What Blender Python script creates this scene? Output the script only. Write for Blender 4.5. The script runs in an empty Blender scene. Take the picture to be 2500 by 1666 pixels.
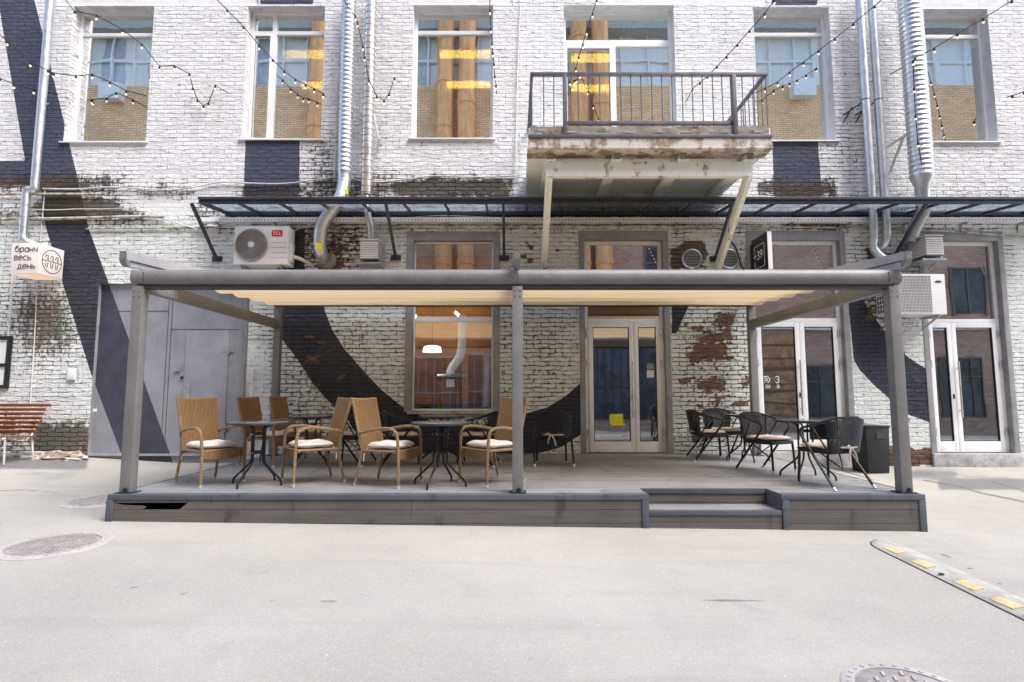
import bpy, bmesh, math, random
import numpy as np
from mathutils import Vector, Matrix
random.seed(7); rng = np.random.default_rng(7)
S = bpy.context.scene
COL = S.collection
R = math.radians
# ------------------------------------------------------------------ camera model
F, CX, CY, PITCH, H = 1358.0, 1250.0, 833.0, R(5.41), 1.40
CP, SP = math.cos(PITCH), math.sin(PITCH)
def ray(px, py):
    u, v = (px-CX)/F, (CY-py)/F
    return Vector((u, CP - v*SP, SP + v*CP))
def at(px, py, Y):
    d = ray(px, py); t = Y/d.y
    return Vector((d.x*t, Y, H + d.z*t))
def atz(px, py, z):
    d = ray(px, py); t = (z-H)/d.z
    return Vector((d.x*t, d.y*t, z))
YW = 10.0
def W(px, py, Y=YW):
    p = at(px, py, Y); return p.x, p.z
def proj(x, y, z):
    f = y*CP + (z-H)*SP; u = -y*SP + (z-H)*CP
    return CX + F*x/f, CY - F*u/f
def gz(x, y):
    front = .0235 - .0122*x
    wall = .15 - .004*x + .06*max(0, -x-6)
    if y < 5.95: return front + (y-5.95)*.025
    t = (y-5.95)/(10-5.95)
    return front + (wall-front)*min(t, 1.3)
# ------------------------------------------------------------------ mesh builder
class MB:
    def __init__(s): s.v = []; s.f = []
    def add(s, vs, fs):
        o = len(s.v); s.v += [tuple(v) for v in vs]; s.f += [tuple(i+o for i in f) for f in fs]; return s
    def box(s, x0, x1, y0, y1, z0, z1):
        return s.add([(x, y, z) for z in (z0, z1) for y in (y0, y1) for x in (x0, x1)],
                     [(0,2,3,1),(4,5,7,6),(0,1,5,4),(1,3,7,5),(3,2,6,7),(2,0,4,6)])
    def hexa(s, p): return s.add(p, [(0,3,2,1),(4,5,6,7),(0,1,5,4),(1,2,6,5),(2,3,7,6),(3,0,4,7)])
    def bar(s, a, b, w, h, up=(0,0,1)):
        a, b = Vector(a), Vector(b); d = (b-a).normalized(); sd = d.cross(Vector(up))
        if sd.length < 1e-4: sd = d.cross(Vector((0,1,0)))
        sd.normalize(); u = sd.cross(d).normalized(); sd *= w/2; u *= h/2
        return s.hexa([a-sd-u, a+sd-u, a+sd+u, a-sd+u, b-sd-u, b+sd-u, b+sd+u, b-sd+u])
    def tube(s, pts, r, n=8, closed=False):
        pts = [Vector(p) for p in pts]; m = len(pts)
        rr = r if isinstance(r, (list, tuple)) else [r]*m
        d0 = (pts[1]-pts[0]).normalized()
        ref = Vector((0,0,1)) if abs(d0.z) < .9 else Vector((1,0,0))
        u = (ref - d0*ref.dot(d0)).normalized(); vs = []; fs = []
        for i, p in enumerate(pts):
            if closed: d = (pts[(i+1) % m]-pts[i-1]).normalized()
            else: d = ((pts[min(i+1, m-1)]-pts[max(i-1, 0)])).normalized()
            u = (u - d*u.dot(d)).normalized(); w = d.cross(u)
            for k in range(n):
                a = 2*math.pi*k/n; vs.append(p + (u*math.cos(a)+w*math.sin(a))*rr[i])
        for i in range(m if closed else m-1):
            j = (i+1) % m
            for k in range(n):
                k2 = (k+1) % n; fs.append((i*n+k, i*n+k2, j*n+k2, j*n+k))
        if not closed: fs += [tuple(range(n-1, -1, -1)), tuple((m-1)*n+k for k in range(n))]
        return s.add(vs, fs)
    def prism(s, poly, axis, a0, a1):
        n = len(poly)
        g = {'x': lambda a, p, q: (a, p, q), 'y': lambda a, p, q: (p, a, q), 'z': lambda a, p, q: (p, q, a)}[axis]
        vs = [g(a0, *p) for p in poly]+[g(a1, *p) for p in poly]
        fs = [tuple(range(n-1, -1, -1)), tuple(range(n, 2*n))]+[(i, (i+1) % n, n+(i+1) % n, n+i) for i in range(n)]
        return s.add(vs, fs)
    def lathe(s, prof, c=(0,0,0), n=20, axis='z'):
        vs = []; fs = []; m = len(prof)
        for r, h in prof:
            for k in range(n):
                a = 2*math.pi*k/n; x, y = r*math.cos(a), r*math.sin(a)
                q = (x, y, h) if axis == 'z' else ((x, h, y) if axis == 'y' else (h, x, y))
                vs.append((q[0]+c[0], q[1]+c[1], q[2]+c[2]))
        for i in range(m-1):
            for k in range(n):
                k2 = (k+1) % n; fs.append((i*n+k, i*n+k2, (i+1)*n+k2, (i+1)*n+k))
        fs += [tuple(range(n-1, -1, -1)), tuple((m-1)*n+k for k in range(n))]
        return s.add(vs, fs)
    def sheet(s, grid):
        m, n = len(grid), len(grid[0])
        return s.add([p for row in grid for p in row],
                     [(i*n+j, i*n+j+1, (i+1)*n+j+1, (i+1)*n+j) for i in range(m-1) for j in range(n-1)])
    def quad(s, a, b, c, d): return s.add([a, b, c, d], [(0,1,2,3)])
    def build(s, name, mat, parent=None, bevel=0, recalc=True, smooth=True, ang=40, xf=None):
        off = root_loc(parent) if parent else Vector()
        bm = bmesh.new()
        vs = [bm.verts.new((xf @ Vector(v)) if xf else Vector(v)-off) for v in s.v]
        for f in s.f:
            try: bm.faces.new([vs[i] for i in f])
            except ValueError: pass
        if recalc: bmesh.ops.recalc_face_normals(bm, faces=bm.faces)
        if bevel:
            es = [e for e in bm.edges if len(e.link_faces) == 2 and e.calc_face_angle(0) > R(40)]
            bmesh.ops.bevel(bm, geom=es, offset=bevel, segments=2, affect='EDGES', profile=.6, clamp_overlap=True)
        me = bpy.data.meshes.new(name); bm.to_mesh(me); bm.free()
        if smooth and len(me.polygons):
            me.polygons.foreach_set('use_smooth', [True]*len(me.polygons))
            me.set_sharp_from_angle(angle=R(ang))
        return link(name, me, mat, parent)
def root_loc(o):
    while o.parent: o = o.parent
    return Vector(o.location)
def link(name, me, mat, parent=None):
    o = bpy.data.objects.new(name, me); COL.objects.link(o)
    if mat: me.materials.append(mat)
    if parent: o.parent = parent
    return o
def tag(o, label=None, cat=None, group=None, kind=None):
    if label: o['label'] = label
    if cat: o['category'] = cat
    if group: o['group'] = group
    if kind: o['kind'] = kind
    return o
def thing(name, label, cat, loc=(0,0,0), rz=0, group=None):
    o = bpy.data.objects.new(name, None); COL.objects.link(o); o.empty_display_size = .1
    o.location = loc; o.rotation_euler = (0,0,rz)
    return tag(o, label, cat, group)
def copy_tree(o, parent=None):
    c = o.copy(); COL.objects.link(c); c.parent = parent
    for ch in list(o.children): copy_tree(ch, c)
    return c
def chaikin(pts, it=2):
    pts = [Vector(p) for p in pts]
    for _ in range(it):
        q = [pts[0]]
        for a, b in zip(pts, pts[1:]): q += [a*.75+b*.25, a*.25+b*.75]
        q.append(pts[-1]); pts = q
    return pts
def resample(pts, step):
    pts = [Vector(p) for p in pts]; out = [pts[0]]
    for a, b in zip(pts, pts[1:]):
        n = max(1, int((b-a).length/step))
        out += [a.lerp(b, i/n) for i in range(1, n+1)]
    return out
# ------------------------------------------------------------------ materials
class NT:
    def __init__(s, name):
        s.m = bpy.data.materials.new(name); s.m.use_nodes = True; s.t = s.m.node_tree
        s.t.nodes.clear(); s.out = s.n('ShaderNodeOutputMaterial')
    def n(s, typ, **kw):
        o = s.t.nodes.new(typ)
        for k, v in kw.items():
            if k == 'ins':
                for a, b in v.items(): s.put(o.inputs[a], b)
            else: setattr(o, k, v)
        return o
    def put(s, sock, b):
        if isinstance(b, bpy.types.NodeSocket): s.t.links.new(b, sock)
        elif isinstance(b, bpy.types.Node): s.t.links.new(b.outputs[0], sock)
        else:
            if sock.type == 'RGBA' and len(b) == 3: b = (*b, 1)
            sock.default_value = b
    def math(s, op, a, b=0, clamp=False): 
        o = s.n('ShaderNodeMath', operation=op, use_clamp=clamp); s.put(o.inputs[0], a); s.put(o.inputs[1], b); return o.outputs[0]
    def mix(s, fac, a, b, mode='MIX'):
        o = s.n('ShaderNodeMix', data_type='RGBA', blend_type=mode); s.put(o.inputs[0], fac); s.put(o.inputs[6], a); s.put(o.inputs[7], b); return o.outputs[2]
    def ramp(s, x, a, b, lo=0., hi=1.):
        o = s.n('ShaderNodeMapRange', interpolation_type='SMOOTHSTEP'); s.put(o.inputs[0], x); o.inputs[1].default_value = a; o.inputs[2].default_value = b
        o.inputs[3].default_value = lo; o.inputs[4].default_value = hi; return o.outputs[0]
    def noise(s, scale, detail=4, rough=.6, vec=None):
        o = s.n('ShaderNodeTexNoise'); o.inputs['Scale'].default_value = scale; o.inputs['Detail'].default_value = detail; o.inputs['Roughness'].default_value = rough
        s.put(o.inputs['Vector'], vec if vec is not None else s.coord()); return o.outputs[0]
    def coord(s):
        if not hasattr(s, '_c'): s._c = s.n('ShaderNodeTexCoord').outputs['Object']
        return s._c
    def scaled(s, v, sc):
        o = s.n('ShaderNodeVectorMath', operation='MULTIPLY'); s.put(o.inputs[0], v); o.inputs[1].default_value = sc; return o.outputs[0]
    def attr(s, name): return s.n('ShaderNodeAttribute', attribute_name=name).outputs['Fac']
    def bump(s, h, dist=.01, strength=1., normal=None):
        o = s.n('ShaderNodeBump'); o.inputs['Distance'].default_value = dist; o.inputs['Strength'].default_value = strength; s.put(o.inputs['Height'], h)
        if normal is not None: s.put(o.inputs['Normal'], normal)
        return o.outputs[0]
    def bsdf(s, **k):
        o = s.n('ShaderNodeBsdfPrincipled')
        for a, b in k.items(): s.put(o.inputs[a.replace('_', ' ')], b)
        return o
    def done(s, sh): s.t.links.new(sh.outputs[0] if isinstance(sh, bpy.types.Node) else sh, s.out.inputs[0]); return s.m
def simple(name, col, rough=.5, metal=0., var=.12, scale=6, bump=0., bscale=60, spec=.35):
    t = NT(name); n1 = t.noise(scale); n2 = t.noise(scale*9, 3)
    f = t.math('ADD', t.math('MULTIPLY', n1, .7), t.math('MULTIPLY', n2, .3))
    lo = tuple(c*(1-var*1.6) for c in col); hi = tuple(min(1, c*(1+var*1.3)) for c in col)
    c = t.mix(t.ramp(f, .3, .7), lo, hi)
    kw = dict(Base_Color=c, Roughness=t.ramp(n2, .2, .8, max(.02, rough-.08), min(1, rough+.08)), Metallic=metal)
    if bump: kw['Normal'] = t.bump(t.noise(bscale, 3), bump)
    b = t.bsdf(**kw); b.inputs['Specular IOR Level'].default_value = spec
    return t.done(b)
def emit(name, col, st):
    t = NT(name); b = t.bsdf(Base_Color=col, Roughness=.4, Emission_Color=col, Emission_Strength=st); return t.done(b)
def glass(name, refl, tint=(.8,.85,.85), wob=.0006):
    t = NT(name)
    nb = t.bump(t.noise(1.3, 1), wob*2, 1.)
    g = t.n('ShaderNodeBsdfGlossy', ins={'Color': (1.,.985,.95), 'Roughness': .0, 'Normal': nb})
    tr = t.n('ShaderNodeBsdfTransparent', ins={'Color': tint})
    fr = t.n('ShaderNodeFresnel', ins={'IOR': 1.5})
    m = t.n('ShaderNodeMixShader'); t.put(m.inputs[0], t.math('ADD', fr.outputs[0], refl, True)); t.put(m.inputs[1], tr); t.put(m.inputs[2], g)
    return t.done(m)

def wall_material(name='painted_brick'):
    t = NT(name); co = t.coord()
    sx = t.n('ShaderNodeSeparateXYZ'); t.put(sx.inputs[0], co)
    nz = t.n('ShaderNodeTexNoise'); nz.inputs['Scale'].default_value = 5.; nz.inputs['Detail'].default_value = 4; t.put(nz.inputs['Vector'], co)
    wob = t.n('ShaderNodeVectorMath', operation='SUBTRACT'); t.put(wob.inputs[0], nz.outputs[1]); wob.inputs[1].default_value = (.5,.5,.5)
    wob = t.scaled(wob.outputs[0], (.055,.055,0))
    xz = t.n('ShaderNodeCombineXYZ'); t.put(xz.inputs[0], sx.outputs[0]); t.put(xz.inputs[1], sx.outputs[2])
    vec = t.n('ShaderNodeVectorMath', operation='ADD'); t.put(vec.inputs[0], xz); t.put(vec.inputs[1], wob)
    br = t.n('ShaderNodeTexBrick'); t.put(br.inputs['Vector'], vec.outputs[0])
    for k, v in {'Scale': 1, 'Mortar Size': .0125, 'Mortar Smooth': .9, 'Bias': 0, 'Brick Width': .262, 'Row Height': .079}.items(): br.inputs[k].default_value = v
    br.inputs['Color1'].default_value = (0,0,0,1); br.inputs['Color2'].default_value = (1,1,1,1); br.inputs['Mortar'].default_value = (.5,.5,.5,1)
    per, mort = br.outputs[0], br.outputs[1]
    bh = t.n('ShaderNodeTexBrick'); t.put(bh.inputs['Vector'], vec.outputs[0])
    for k, v in {'Scale': 1, 'Mortar Size': .013, 'Mortar Smooth': .9, 'Bias': 0, 'Brick Width': 900., 'Row Height': .079}.items(): bh.inputs[k].default_value = v
    mh = bh.outputs[1]
    mural, red, dirt, plas = (t.attr(a) for a in ('mural', 'red', 'dirt', 'plaster'))
    n_big, n_mid, n_fine = t.noise(.9, 3), t.noise(5, 5, .65), t.noise(38, 4, .7)
    n_row = t.noise(1., 4, .7, t.scaled(co, (5, 5, 16))); n_mid2 = t.noise(15, 4, .7)
    strk = t.noise(1., 5, .65, t.scaled(co, (12, 12, 1.6)))
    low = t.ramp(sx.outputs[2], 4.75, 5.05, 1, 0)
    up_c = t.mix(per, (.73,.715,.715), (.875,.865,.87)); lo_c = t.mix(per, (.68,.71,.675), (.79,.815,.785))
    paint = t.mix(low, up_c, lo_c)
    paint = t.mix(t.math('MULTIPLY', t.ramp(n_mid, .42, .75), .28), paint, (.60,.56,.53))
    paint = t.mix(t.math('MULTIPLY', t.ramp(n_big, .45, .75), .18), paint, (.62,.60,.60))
    navy = t.mix(t.ramp(n_fine, .35, .7), t.mix(low, (.062,.068,.098), (.036,.040,.055)), t.mix(low, (.112,.12,.162), (.068,.073,.095)))  # lower stripes darker: shade and dirt put into the navy paint colour
    navy = t.mix(t.math('MULTIPLY', t.ramp(n_row, .60, .72), .35), navy, (.35,.35,.40))
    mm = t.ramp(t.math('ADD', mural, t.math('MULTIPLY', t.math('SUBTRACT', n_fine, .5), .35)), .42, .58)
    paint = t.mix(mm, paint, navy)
    paint = t.mix(t.math('MULTIPLY', t.ramp(t.math('ADD', t.math('MULTIPLY', n_mid2, .6), t.math('MULTIPLY', n_fine, .4)), .48, .66), .30), paint, t.mix(mm, (.46,.43,.41), (.02,.02,.025)))
    # joints: only partly filled with dirt
    jx0 = t.math('ADD', n_row, t.math('MULTIPLY', t.math('SUBTRACT', n_big, .5), .55)); jx0 = t.math('ADD', jx0, t.math('MULTIPLY', t.math('SUBTRACT', n_mid2, .5), .35))
    jx = t.math('ADD', jx0, t.math('MULTIPLY', t.math('ADD', dirt, red), .26))
    n_v = t.noise(1., 3, .7, t.scaled(co, (9, 9, 9)))
    jv = t.math('MULTIPLY', mort, t.ramp(t.math('ADD', n_v, t.math('MULTIPLY', t.math('ADD', dirt, red), .2)), .56, .70))
    jh = t.math('MULTIPLY', mh, t.ramp(t.math('ADD', jx, t.math('MULTIPLY', t.math('SUBTRACT', n_fine, .5), .6)), .535, .70))
    j = t.math('MULTIPLY', t.math('MAXIMUM', jv, jh), t.math('SUBTRACT', 1., plas, True))
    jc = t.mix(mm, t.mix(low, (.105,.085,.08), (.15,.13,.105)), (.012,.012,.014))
    paint = t.mix(t.math('MULTIPLY', t.math('MULTIPLY', mort, .20), t.math('SUBTRACT', 1., plas, True)), paint, t.mix(mm, (.34,.32,.31), (.02,.02,.022)))
    paint = t.mix(t.math('MULTIPLY', j, .90), paint, jc)
    # chips down to the brick
    chip = t.ramp(t.math('ADD', t.math('ADD', n_row, t.math('MULTIPLY', low, .025)), t.math('MULTIPLY', t.math('SUBTRACT', n_fine, .5), .6)), .655, .72)
    paint = t.mix(t.math('MULTIPLY', t.math('MULTIPLY', chip, .75), t.math('SUBTRACT', 1., plas, True)), paint, t.mix(n_mid, (.09,.065,.055), t.mix(low, (.36,.26,.21), (.36,.17,.11))))
    rc = t.mix(per, (.17,.075,.05), (.31,.145,.09)); rc = t.mix(t.ramp(n_mid2, .35, .65), rc, (.24,.15,.10)); rc = t.mix(t.math('MULTIPLY', n_fine, .6), rc, (.10,.055,.045))
    rc = t.mix(t.math('MULTIPLY', mort, .8), rc, (.34,.30,.26))
    rm = t.ramp(t.math('ADD', red, t.math('ADD', t.math('MULTIPLY', t.math('SUBTRACT', n_mid2, .5), 1.5), t.math('MULTIPLY', t.math('SUBTRACT', n_row, .5), 1.5))), .48, .66)
    rm = t.math('MULTIPLY', rm, t.ramp(red, .02, .15))
    c = t.mix(rm, paint, rc)
    dm = t.math('ADD', t.math('MULTIPLY', t.math('SUBTRACT', n_mid2, .5), 1.8), t.math('MULTIPLY', t.math('SUBTRACT', strk, .5), .9))
    dm = t.math('ADD', dm, t.math('ADD', t.math('MULTIPLY', t.math('SUBTRACT', n_row, .5), 1.6), t.math('MULTIPLY', mort, .35)))
    dm = t.ramp(t.math('ADD', dirt, dm), .36, .92)
    dm = t.math('MULTIPLY', dm, t.ramp(dirt, .01, .2))
    dc = t.mix(t.ramp(n_big, .4, .6), (.105,.068,.047), (.06,.055,.037))
    c = t.mix(t.math('MULTIPLY', dm, .9), c, dc)
    pl = t.math('MULTIPLY', plas, .9)
    rel = t.math('SUBTRACT', 1., pl)
    hgt = t.math('ADD', t.math('SUBTRACT', t.math('MULTIPLY', mort, -.28), t.math('MULTIPLY', j, .75)), t.math('MULTIPLY', n_mid, .9))
    hgt = t.math('ADD', hgt, t.math('MULTIPLY', n_row, 1.0))
    hgt = t.math('ADD', hgt, t.math('MULTIPLY', per, .5))
    hgt = t.math('MULTIPLY', hgt, rel)
    hgt = t.math('SUBTRACT', hgt, t.math('MULTIPLY', rm, .6))
    hgt = t.math('ADD', hgt, t.math('MULTIPLY', n_fine, .35))
    nb = t.bump(hgt, .028, 1.)
    b = t.bsdf(Base_Color=c, Roughness=.75, Normal=nb); b.inputs['Specular IOR Level'].default_value = .12
    return t.done(b)

def plain_brick(name, a, b, mortar, rowh=.085, bw=.26, z_split=None, a2=None, b2=None):
    t = NT(name); co = t.coord(); sx = t.n('ShaderNodeSeparateXYZ'); t.put(sx.inputs[0], co)
    xz = t.n('ShaderNodeCombineXYZ'); t.put(xz.inputs[0], sx.outputs[0]); t.put(xz.inputs[1], sx.outputs[2])
    br = t.n('ShaderNodeTexBrick'); t.put(br.inputs['Vector'], xz)
    for k, v in {'Scale': 1, 'Mortar Size': .012, 'Mortar Smooth': .1, 'Bias': 0, 'Brick Width': bw, 'Row Height': rowh}.items(): br.inputs[k].default_value = v
    br.inputs['Color1'].default_value = (0,0,0,1); br.inputs['Color2'].default_value = (1,1,1,1); br.inputs['Mortar'].default_value = (.5,.5,.5,1)
    c = t.mix(br.outputs[0], a, b)
    if z_split: c = t.mix(t.ramp(sx.outputs[2], z_split-.05, z_split+.05), t.mix(br.outputs[0], a2, b2), c)
    c = t.mix(t.math('MULTIPLY', t.ramp(t.noise(.6, 4), .4, .7), .3), c, (.3,.22,.17))
    c = t.mix(br.outputs[1], c, mortar)
    return t.done(t.bsdf(Base_Color=c, Roughness=.85, Normal=t.bump(br.outputs[1], -.008)))

def wicker(name, c1, c2, cs=(42, 42, 95), rough=.55, holes=False):
    t = NT(name); co = t.coord()
    ch = t.n('ShaderNodeTexWave', wave_type='BANDS', bands_direction='Z', ins={'Vector': co, 'Scale': cs[2]/6.28*2, 'Distortion': .6, 'Detail': 1})
    cv = t.n('ShaderNodeTexWave', wave_type='BANDS', bands_direction='DIAGONAL', ins={'Vector': t.scaled(co, (1,1,.0)), 'Scale': cs[0]/6.28*2, 'Distortion': .4})
    h = t.math('MULTIPLY', ch.outputs[1], t.math('ADD', t.math('MULTIPLY', cv.outputs[1], .6), .4))
    n = t.noise(9, 4); n2 = t.noise(1., 3, .6, t.scaled(co, (20,20,120)))
    c = t.mix(t.ramp(n2, .3, .7), c1, c2); c = t.mix(t.math('MULTIPLY', t.ramp(h, .0, .45, 1, 0), .75), c, tuple(x*.22 for x in c1))
    c = t.mix(t.math('MULTIPLY', t.ramp(n, .45, .7), .3), c, tuple(x*.6 for x in c1))
    rn = t.n('ShaderNodeObjectInfo').outputs['Random']; c = t.mix(t.math('MULTIPLY', rn, .35), c, tuple(x*.55 for x in c1))
    b = t.bsdf(Base_Color=c, Roughness=rough, Normal=t.bump(h, .006, 1.)); b.inputs['Specular IOR Level'].default_value = .25
    if holes: ms = t.n('ShaderNodeMixShader', ins={0: t.ramp(h, .0, .035), 1: t.n('ShaderNodeBsdfTransparent'), 2: b}); return t.done(ms)
    return t.done(b)

def planks(name, c1, c2, axis='X', rough=.6):
    t = NT(name); co = t.coord()
    g = t.noise(1., 5, .65, t.scaled(co, (1.1, 34, 60) if axis == 'X' else (34, 1.1, 60)))
    n = t.noise(1.6, 4); pr = t.n('ShaderNodeObjectInfo').outputs['Random']
    c = t.mix(t.ramp(g, .3, .7), c1, c2); c = t.mix(t.math('MULTIPLY', t.ramp(n, .4, .75), .45), c, tuple(x*.62 for x in c1))
    sp = t.noise(22, 3, .7); c = t.mix(t.math('MULTIPLY', t.ramp(sp, .66, .74), .35), c, (.5,.49,.47))
    st = t.noise(1., 4, .65, t.scaled(co, (3.2, 3, 1.3))); c = t.mix(t.math('MULTIPLY', t.ramp(st, .58, .70), .6), c, tuple(x*.4 for x in c1))
    b = t.bsdf(Base_Color=c, Roughness=rough, Normal=t.bump(g, .0015, 1.)); b.inputs['Specular IOR Level'].default_value = .22; return t.done(b)

def ground_material():
    t = NT('pale_asphalt'); co = t.coord()
    nb, nm, nf = t.noise(.35, 4, .55), t.noise(2.2, 6, .7), t.noise(90, 3, .8)
    c = t.mix(t.ramp(nb, .3, .7), (.375,.348,.300), (.468,.434,.378))
    c = t.mix(t.math('MULTIPLY', t.ramp(nm, .4, .75), .35), c, (.31,.298,.288))
    vo = t.n('ShaderNodeTexVoronoi', feature='F1', ins={'Vector': co, 'Scale': 120}); 
    rnd = t.n('ShaderNodeSeparateColor'); t.put(rnd.inputs[0], vo.outputs['Color'])
    c = t.mix(t.math('MULTIPLY', t.ramp(rnd.outputs[0], .82, .95), .26), c, (.66,.64,.62))
    c = t.mix(t.math('MULTIPLY', t.ramp(rnd.outputs[1], .85, .97), .32), c, (.25,.24,.235))
    c = t.mix(t.math('MULTIPLY', t.ramp(nf, .35, .65), .16), c, (.33,.31,.30))
    vb = t.n('ShaderNodeTexVoronoi', feature='F1', ins={'Vector': co, 'Scale': 9, 'Randomness': 1.})
    spot = t.math('LESS_THAN', vb.outputs['Distance'], .06); r2 = t.n('ShaderNodeSeparateColor'); t.put(r2.inputs[0], vb.outputs['Color'])
    c = t.mix(t.math('MULTIPLY', t.math('MULTIPLY', spot, t.math('GREATER_THAN', r2.outputs[0], .75)), .6), c, (.78,.76,.73))
    tr_ = t.noise(1., 4, .6, t.scaled(co, (.22, 2.6, 1))); c = t.mix(t.math('MULTIPLY', t.ramp(tr_, .52, .70), .34), c, (.30,.29,.28))
    ol = t.noise(.8, 5, .72); c = t.mix(t.math('MULTIPLY', t.ramp(ol, .58, .70), .34), c, (.26,.25,.245))
    stain = t.attr('stain')
    sm = t.ramp(t.math('ADD', stain, t.math('MULTIPLY', t.math('SUBTRACT', nm, .5), .9)), .3, .85)
    sm = t.math('MULTIPLY', sm, t.ramp(stain, .02, .2))
    c = t.mix(t.math('MULTIPLY', sm, .85), c, (.16,.155,.16))
    crk = t.attr('crack'); c = t.mix(t.math('MULTIPLY', t.ramp(t.math('ADD', crk, t.math('MULTIPLY', t.math('SUBTRACT', nm, .5), .6)), .25, .5), .75), c, (.12,.11,.10))
    nrm = t.bump(t.math('ADD', nf, t.math('MULTIPLY', rnd.outputs[0], .5)), .004, .7)
    nrm = t.bump(nb, .05, .5, nrm)
    return t.done(t.bsdf(Base_Color=c, Roughness=t.ramp(sm, 0, 1, .85, .45), Normal=nrm))

def gate_material():
    t = NT('gate_paint'); n = t.noise(3, 5); nf = t.noise(60, 3)
    c = t.mix(t.ramp(n, .3, .7), (.25,.257,.285), (.305,.312,.34))
    nv = t.mix(t.ramp(n, .3, .7), (.036,.040,.060), (.058,.062,.085))
    c = t.mix(t.ramp(t.attr('mural'), .45, .55), c, nv)
    c = t.mix(t.math('MULTIPLY', t.ramp(nf, .68, .74), .25), c, (.5,.5,.52))
    st = t.noise(1., 5, .7, t.scaled(t.coord(), (9,9,1.2))); c = t.mix(t.math('MULTIPLY', t.ramp(st, .55, .75), .28), c, (.13,.125,.125))
    ru = t.noise(7, 6, .75); c = t.mix(t.math('MULTIPLY', t.ramp(ru, .68, .74), .6), c, (.22,.13,.08))
    return t.done(t.bsdf(Base_Color=c, Roughness=.42, Normal=t.bump(t.math('ADD', t.math('MULTIPLY', n, 3.), nf), .003)))

def rusty_paint(name, col, amt=.5):
    t = NT(name); n = t.noise(4, 6, .7); s = t.noise(1., 5, .65, t.scaled(t.coord(), (7,7,1.6))); f = t.noise(40, 3)
    c = t.mix(t.ramp(f, .3, .7), tuple(x*.86 for x in col), col)
    rm = t.ramp(t.math('ADD', n, t.math('MULTIPLY', s, .6)), 1.0-amt*.35, 1.12-amt*.3)
    c = t.mix(t.math('MULTIPLY', rm, .85), c, t.mix(f, (.13,.075,.05), (.31,.20,.125)))
    return t.done(t.bsdf(Base_Color=c, Roughness=.7, Normal=t.bump(t.math('ADD', f, t.math('MULTIPLY', rm, -1)), .004)))

def streaky(name, col):
    t = NT(name); s = t.noise(1., 5, .65, t.scaled(t.coord(), (5,5,.5))); n = t.noise(1.2, 4)
    c = t.mix(t.ramp(s, .35, .65), tuple(x*.72 for x in col), col); c = t.mix(t.math('MULTIPLY', t.ramp(n, .45, .7), .5), c, (.62,.26,.10))
    return t.done(t.bsdf(Base_Color=c, Roughness=.8))
def galvan(name, col=(.66,.68,.70), rough=.34):
    t = NT(name); v = t.n('ShaderNodeTexVoronoi', ins={'Vector': t.coord(), 'Scale': 18}); s = t.n('ShaderNodeSeparateColor'); t.put(s.inputs[0], v.outputs['Color'])
    n = t.noise(5, 4)
    c = t.mix(s.outputs[0], tuple(x*.88 for x in col), col); c = t.mix(t.math('MULTIPLY', t.ramp(n, .5, .75), .3), c, tuple(x*.6 for x in col))
    return t.done(t.bsdf(Base_Color=c, Metallic=.85, Roughness=t.ramp(n, .3, .7, rough-.06, rough+.12)))

def fabric_roof():
    t = NT('awning_fabric'); co = t.coord()
    s = t.noise(1., 3, .5, t.scaled(co, (.5, 40, 2)))
    c = t.mix(t.ramp(s, .40, .60), (.64,.50,.32), (.74,.60,.41))
    d = t.n('ShaderNodeBsdfDiffuse', ins={'Color': c}); tr = t.n('ShaderNodeBsdfTranslucent', ins={'Color': t.mix(.5, c, (.95,.72,.42))})
    m = t.n('ShaderNodeMixShader', ins={0: .36, 1: d, 2: tr}); return t.done(m)

M = {}
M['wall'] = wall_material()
M['surround'] = simple('grey_plaster', (.30,.30,.305), .8, var=.14, scale=3, bump=.004)
M['white_frame'] = simple('white_pvc', (.88,.88,.885), .35, var=.02)
M['white_plaster'] = simple('white_plaster', (.74,.74,.75), .8, var=.08, bump=.004, bscale=30)
M['concrete'] = simple('worn_concrete', (.40,.40,.39), .85, var=.28, scale=2.5, bump=.006, bscale=25)
M['gate'] = gate_material()
M['gate_line'] = simple('gate_seam', (.10,.10,.12), .6)
M['steel'] = simple('brushed_steel', (.62,.62,.62), .3, .9, var=.06)
M['dark_steel'] = simple('graphite_paint', (.050,.056,.072), .42, .2, var=.12)
M['black'] = simple('black_paint', (.016,.016,.018), .45, var=.2)
M['pergola'] = simple('taupe_powder_coat', (.212,.206,.206), .5, .15, var=.11, scale=2.2, bump=.0006, bscale=300)
M['pergola_dark'] = simple('shadow_gap_rubber', (.05,.048,.05), .6)
M['rail_side'] = simple('pale_aluminium_rail', (.46,.45,.46), .45, .2, var=.05)
M['fabric'] = fabric_roof()
M['deck_top'] = planks('deck_boards_grey', (.215,.21,.208), (.325,.318,.312), 'X', .55)
M['deck_face'] = planks('deck_boards_brown', (.115,.105,.098), (.165,.152,.142), 'X', .65)
M['deck_trim'] = planks('deck_trim_slate', (.092,.10,.125), (.125,.132,.16), 'X', .55)
M['wicker'] = wicker('brown_wicker', (.36,.20,.088), (.49,.30,.15))
M['wicker_tube'] = wicker('brown_wicker_wrap', (.38,.235,.12), (.53,.36,.20), (90,90,60))
M['rattan'] = wicker('black_rattan', (.022,.022,.026), (.05,.05,.056), (60,60,80), .38)
M['rattan_open'] = wicker('black_rattan_weave', (.022,.022,.026), (.06,.06,.066), (60,60,80), .38, True)
M['black_tube'] = simple('black_metal_tube', (.02,.02,.023), .3, .3, var=.15)
M['cushion'] = simple('cream_cushion', (.72,.67,.62), .95, var=.06, scale=9, bump=.006, bscale=7)
M['cushion_beige'] = simple('beige_cushion', (.58,.49,.41), .95, var=.1, scale=9, bump=.006, bscale=7)
M['cap'] = simple('foot_cap', (.62,.61,.60), .4, .3)
M['table_glass'] = simple('smoked_glass_top', (.16,.17,.17), .08, .0, var=.05)
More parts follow.
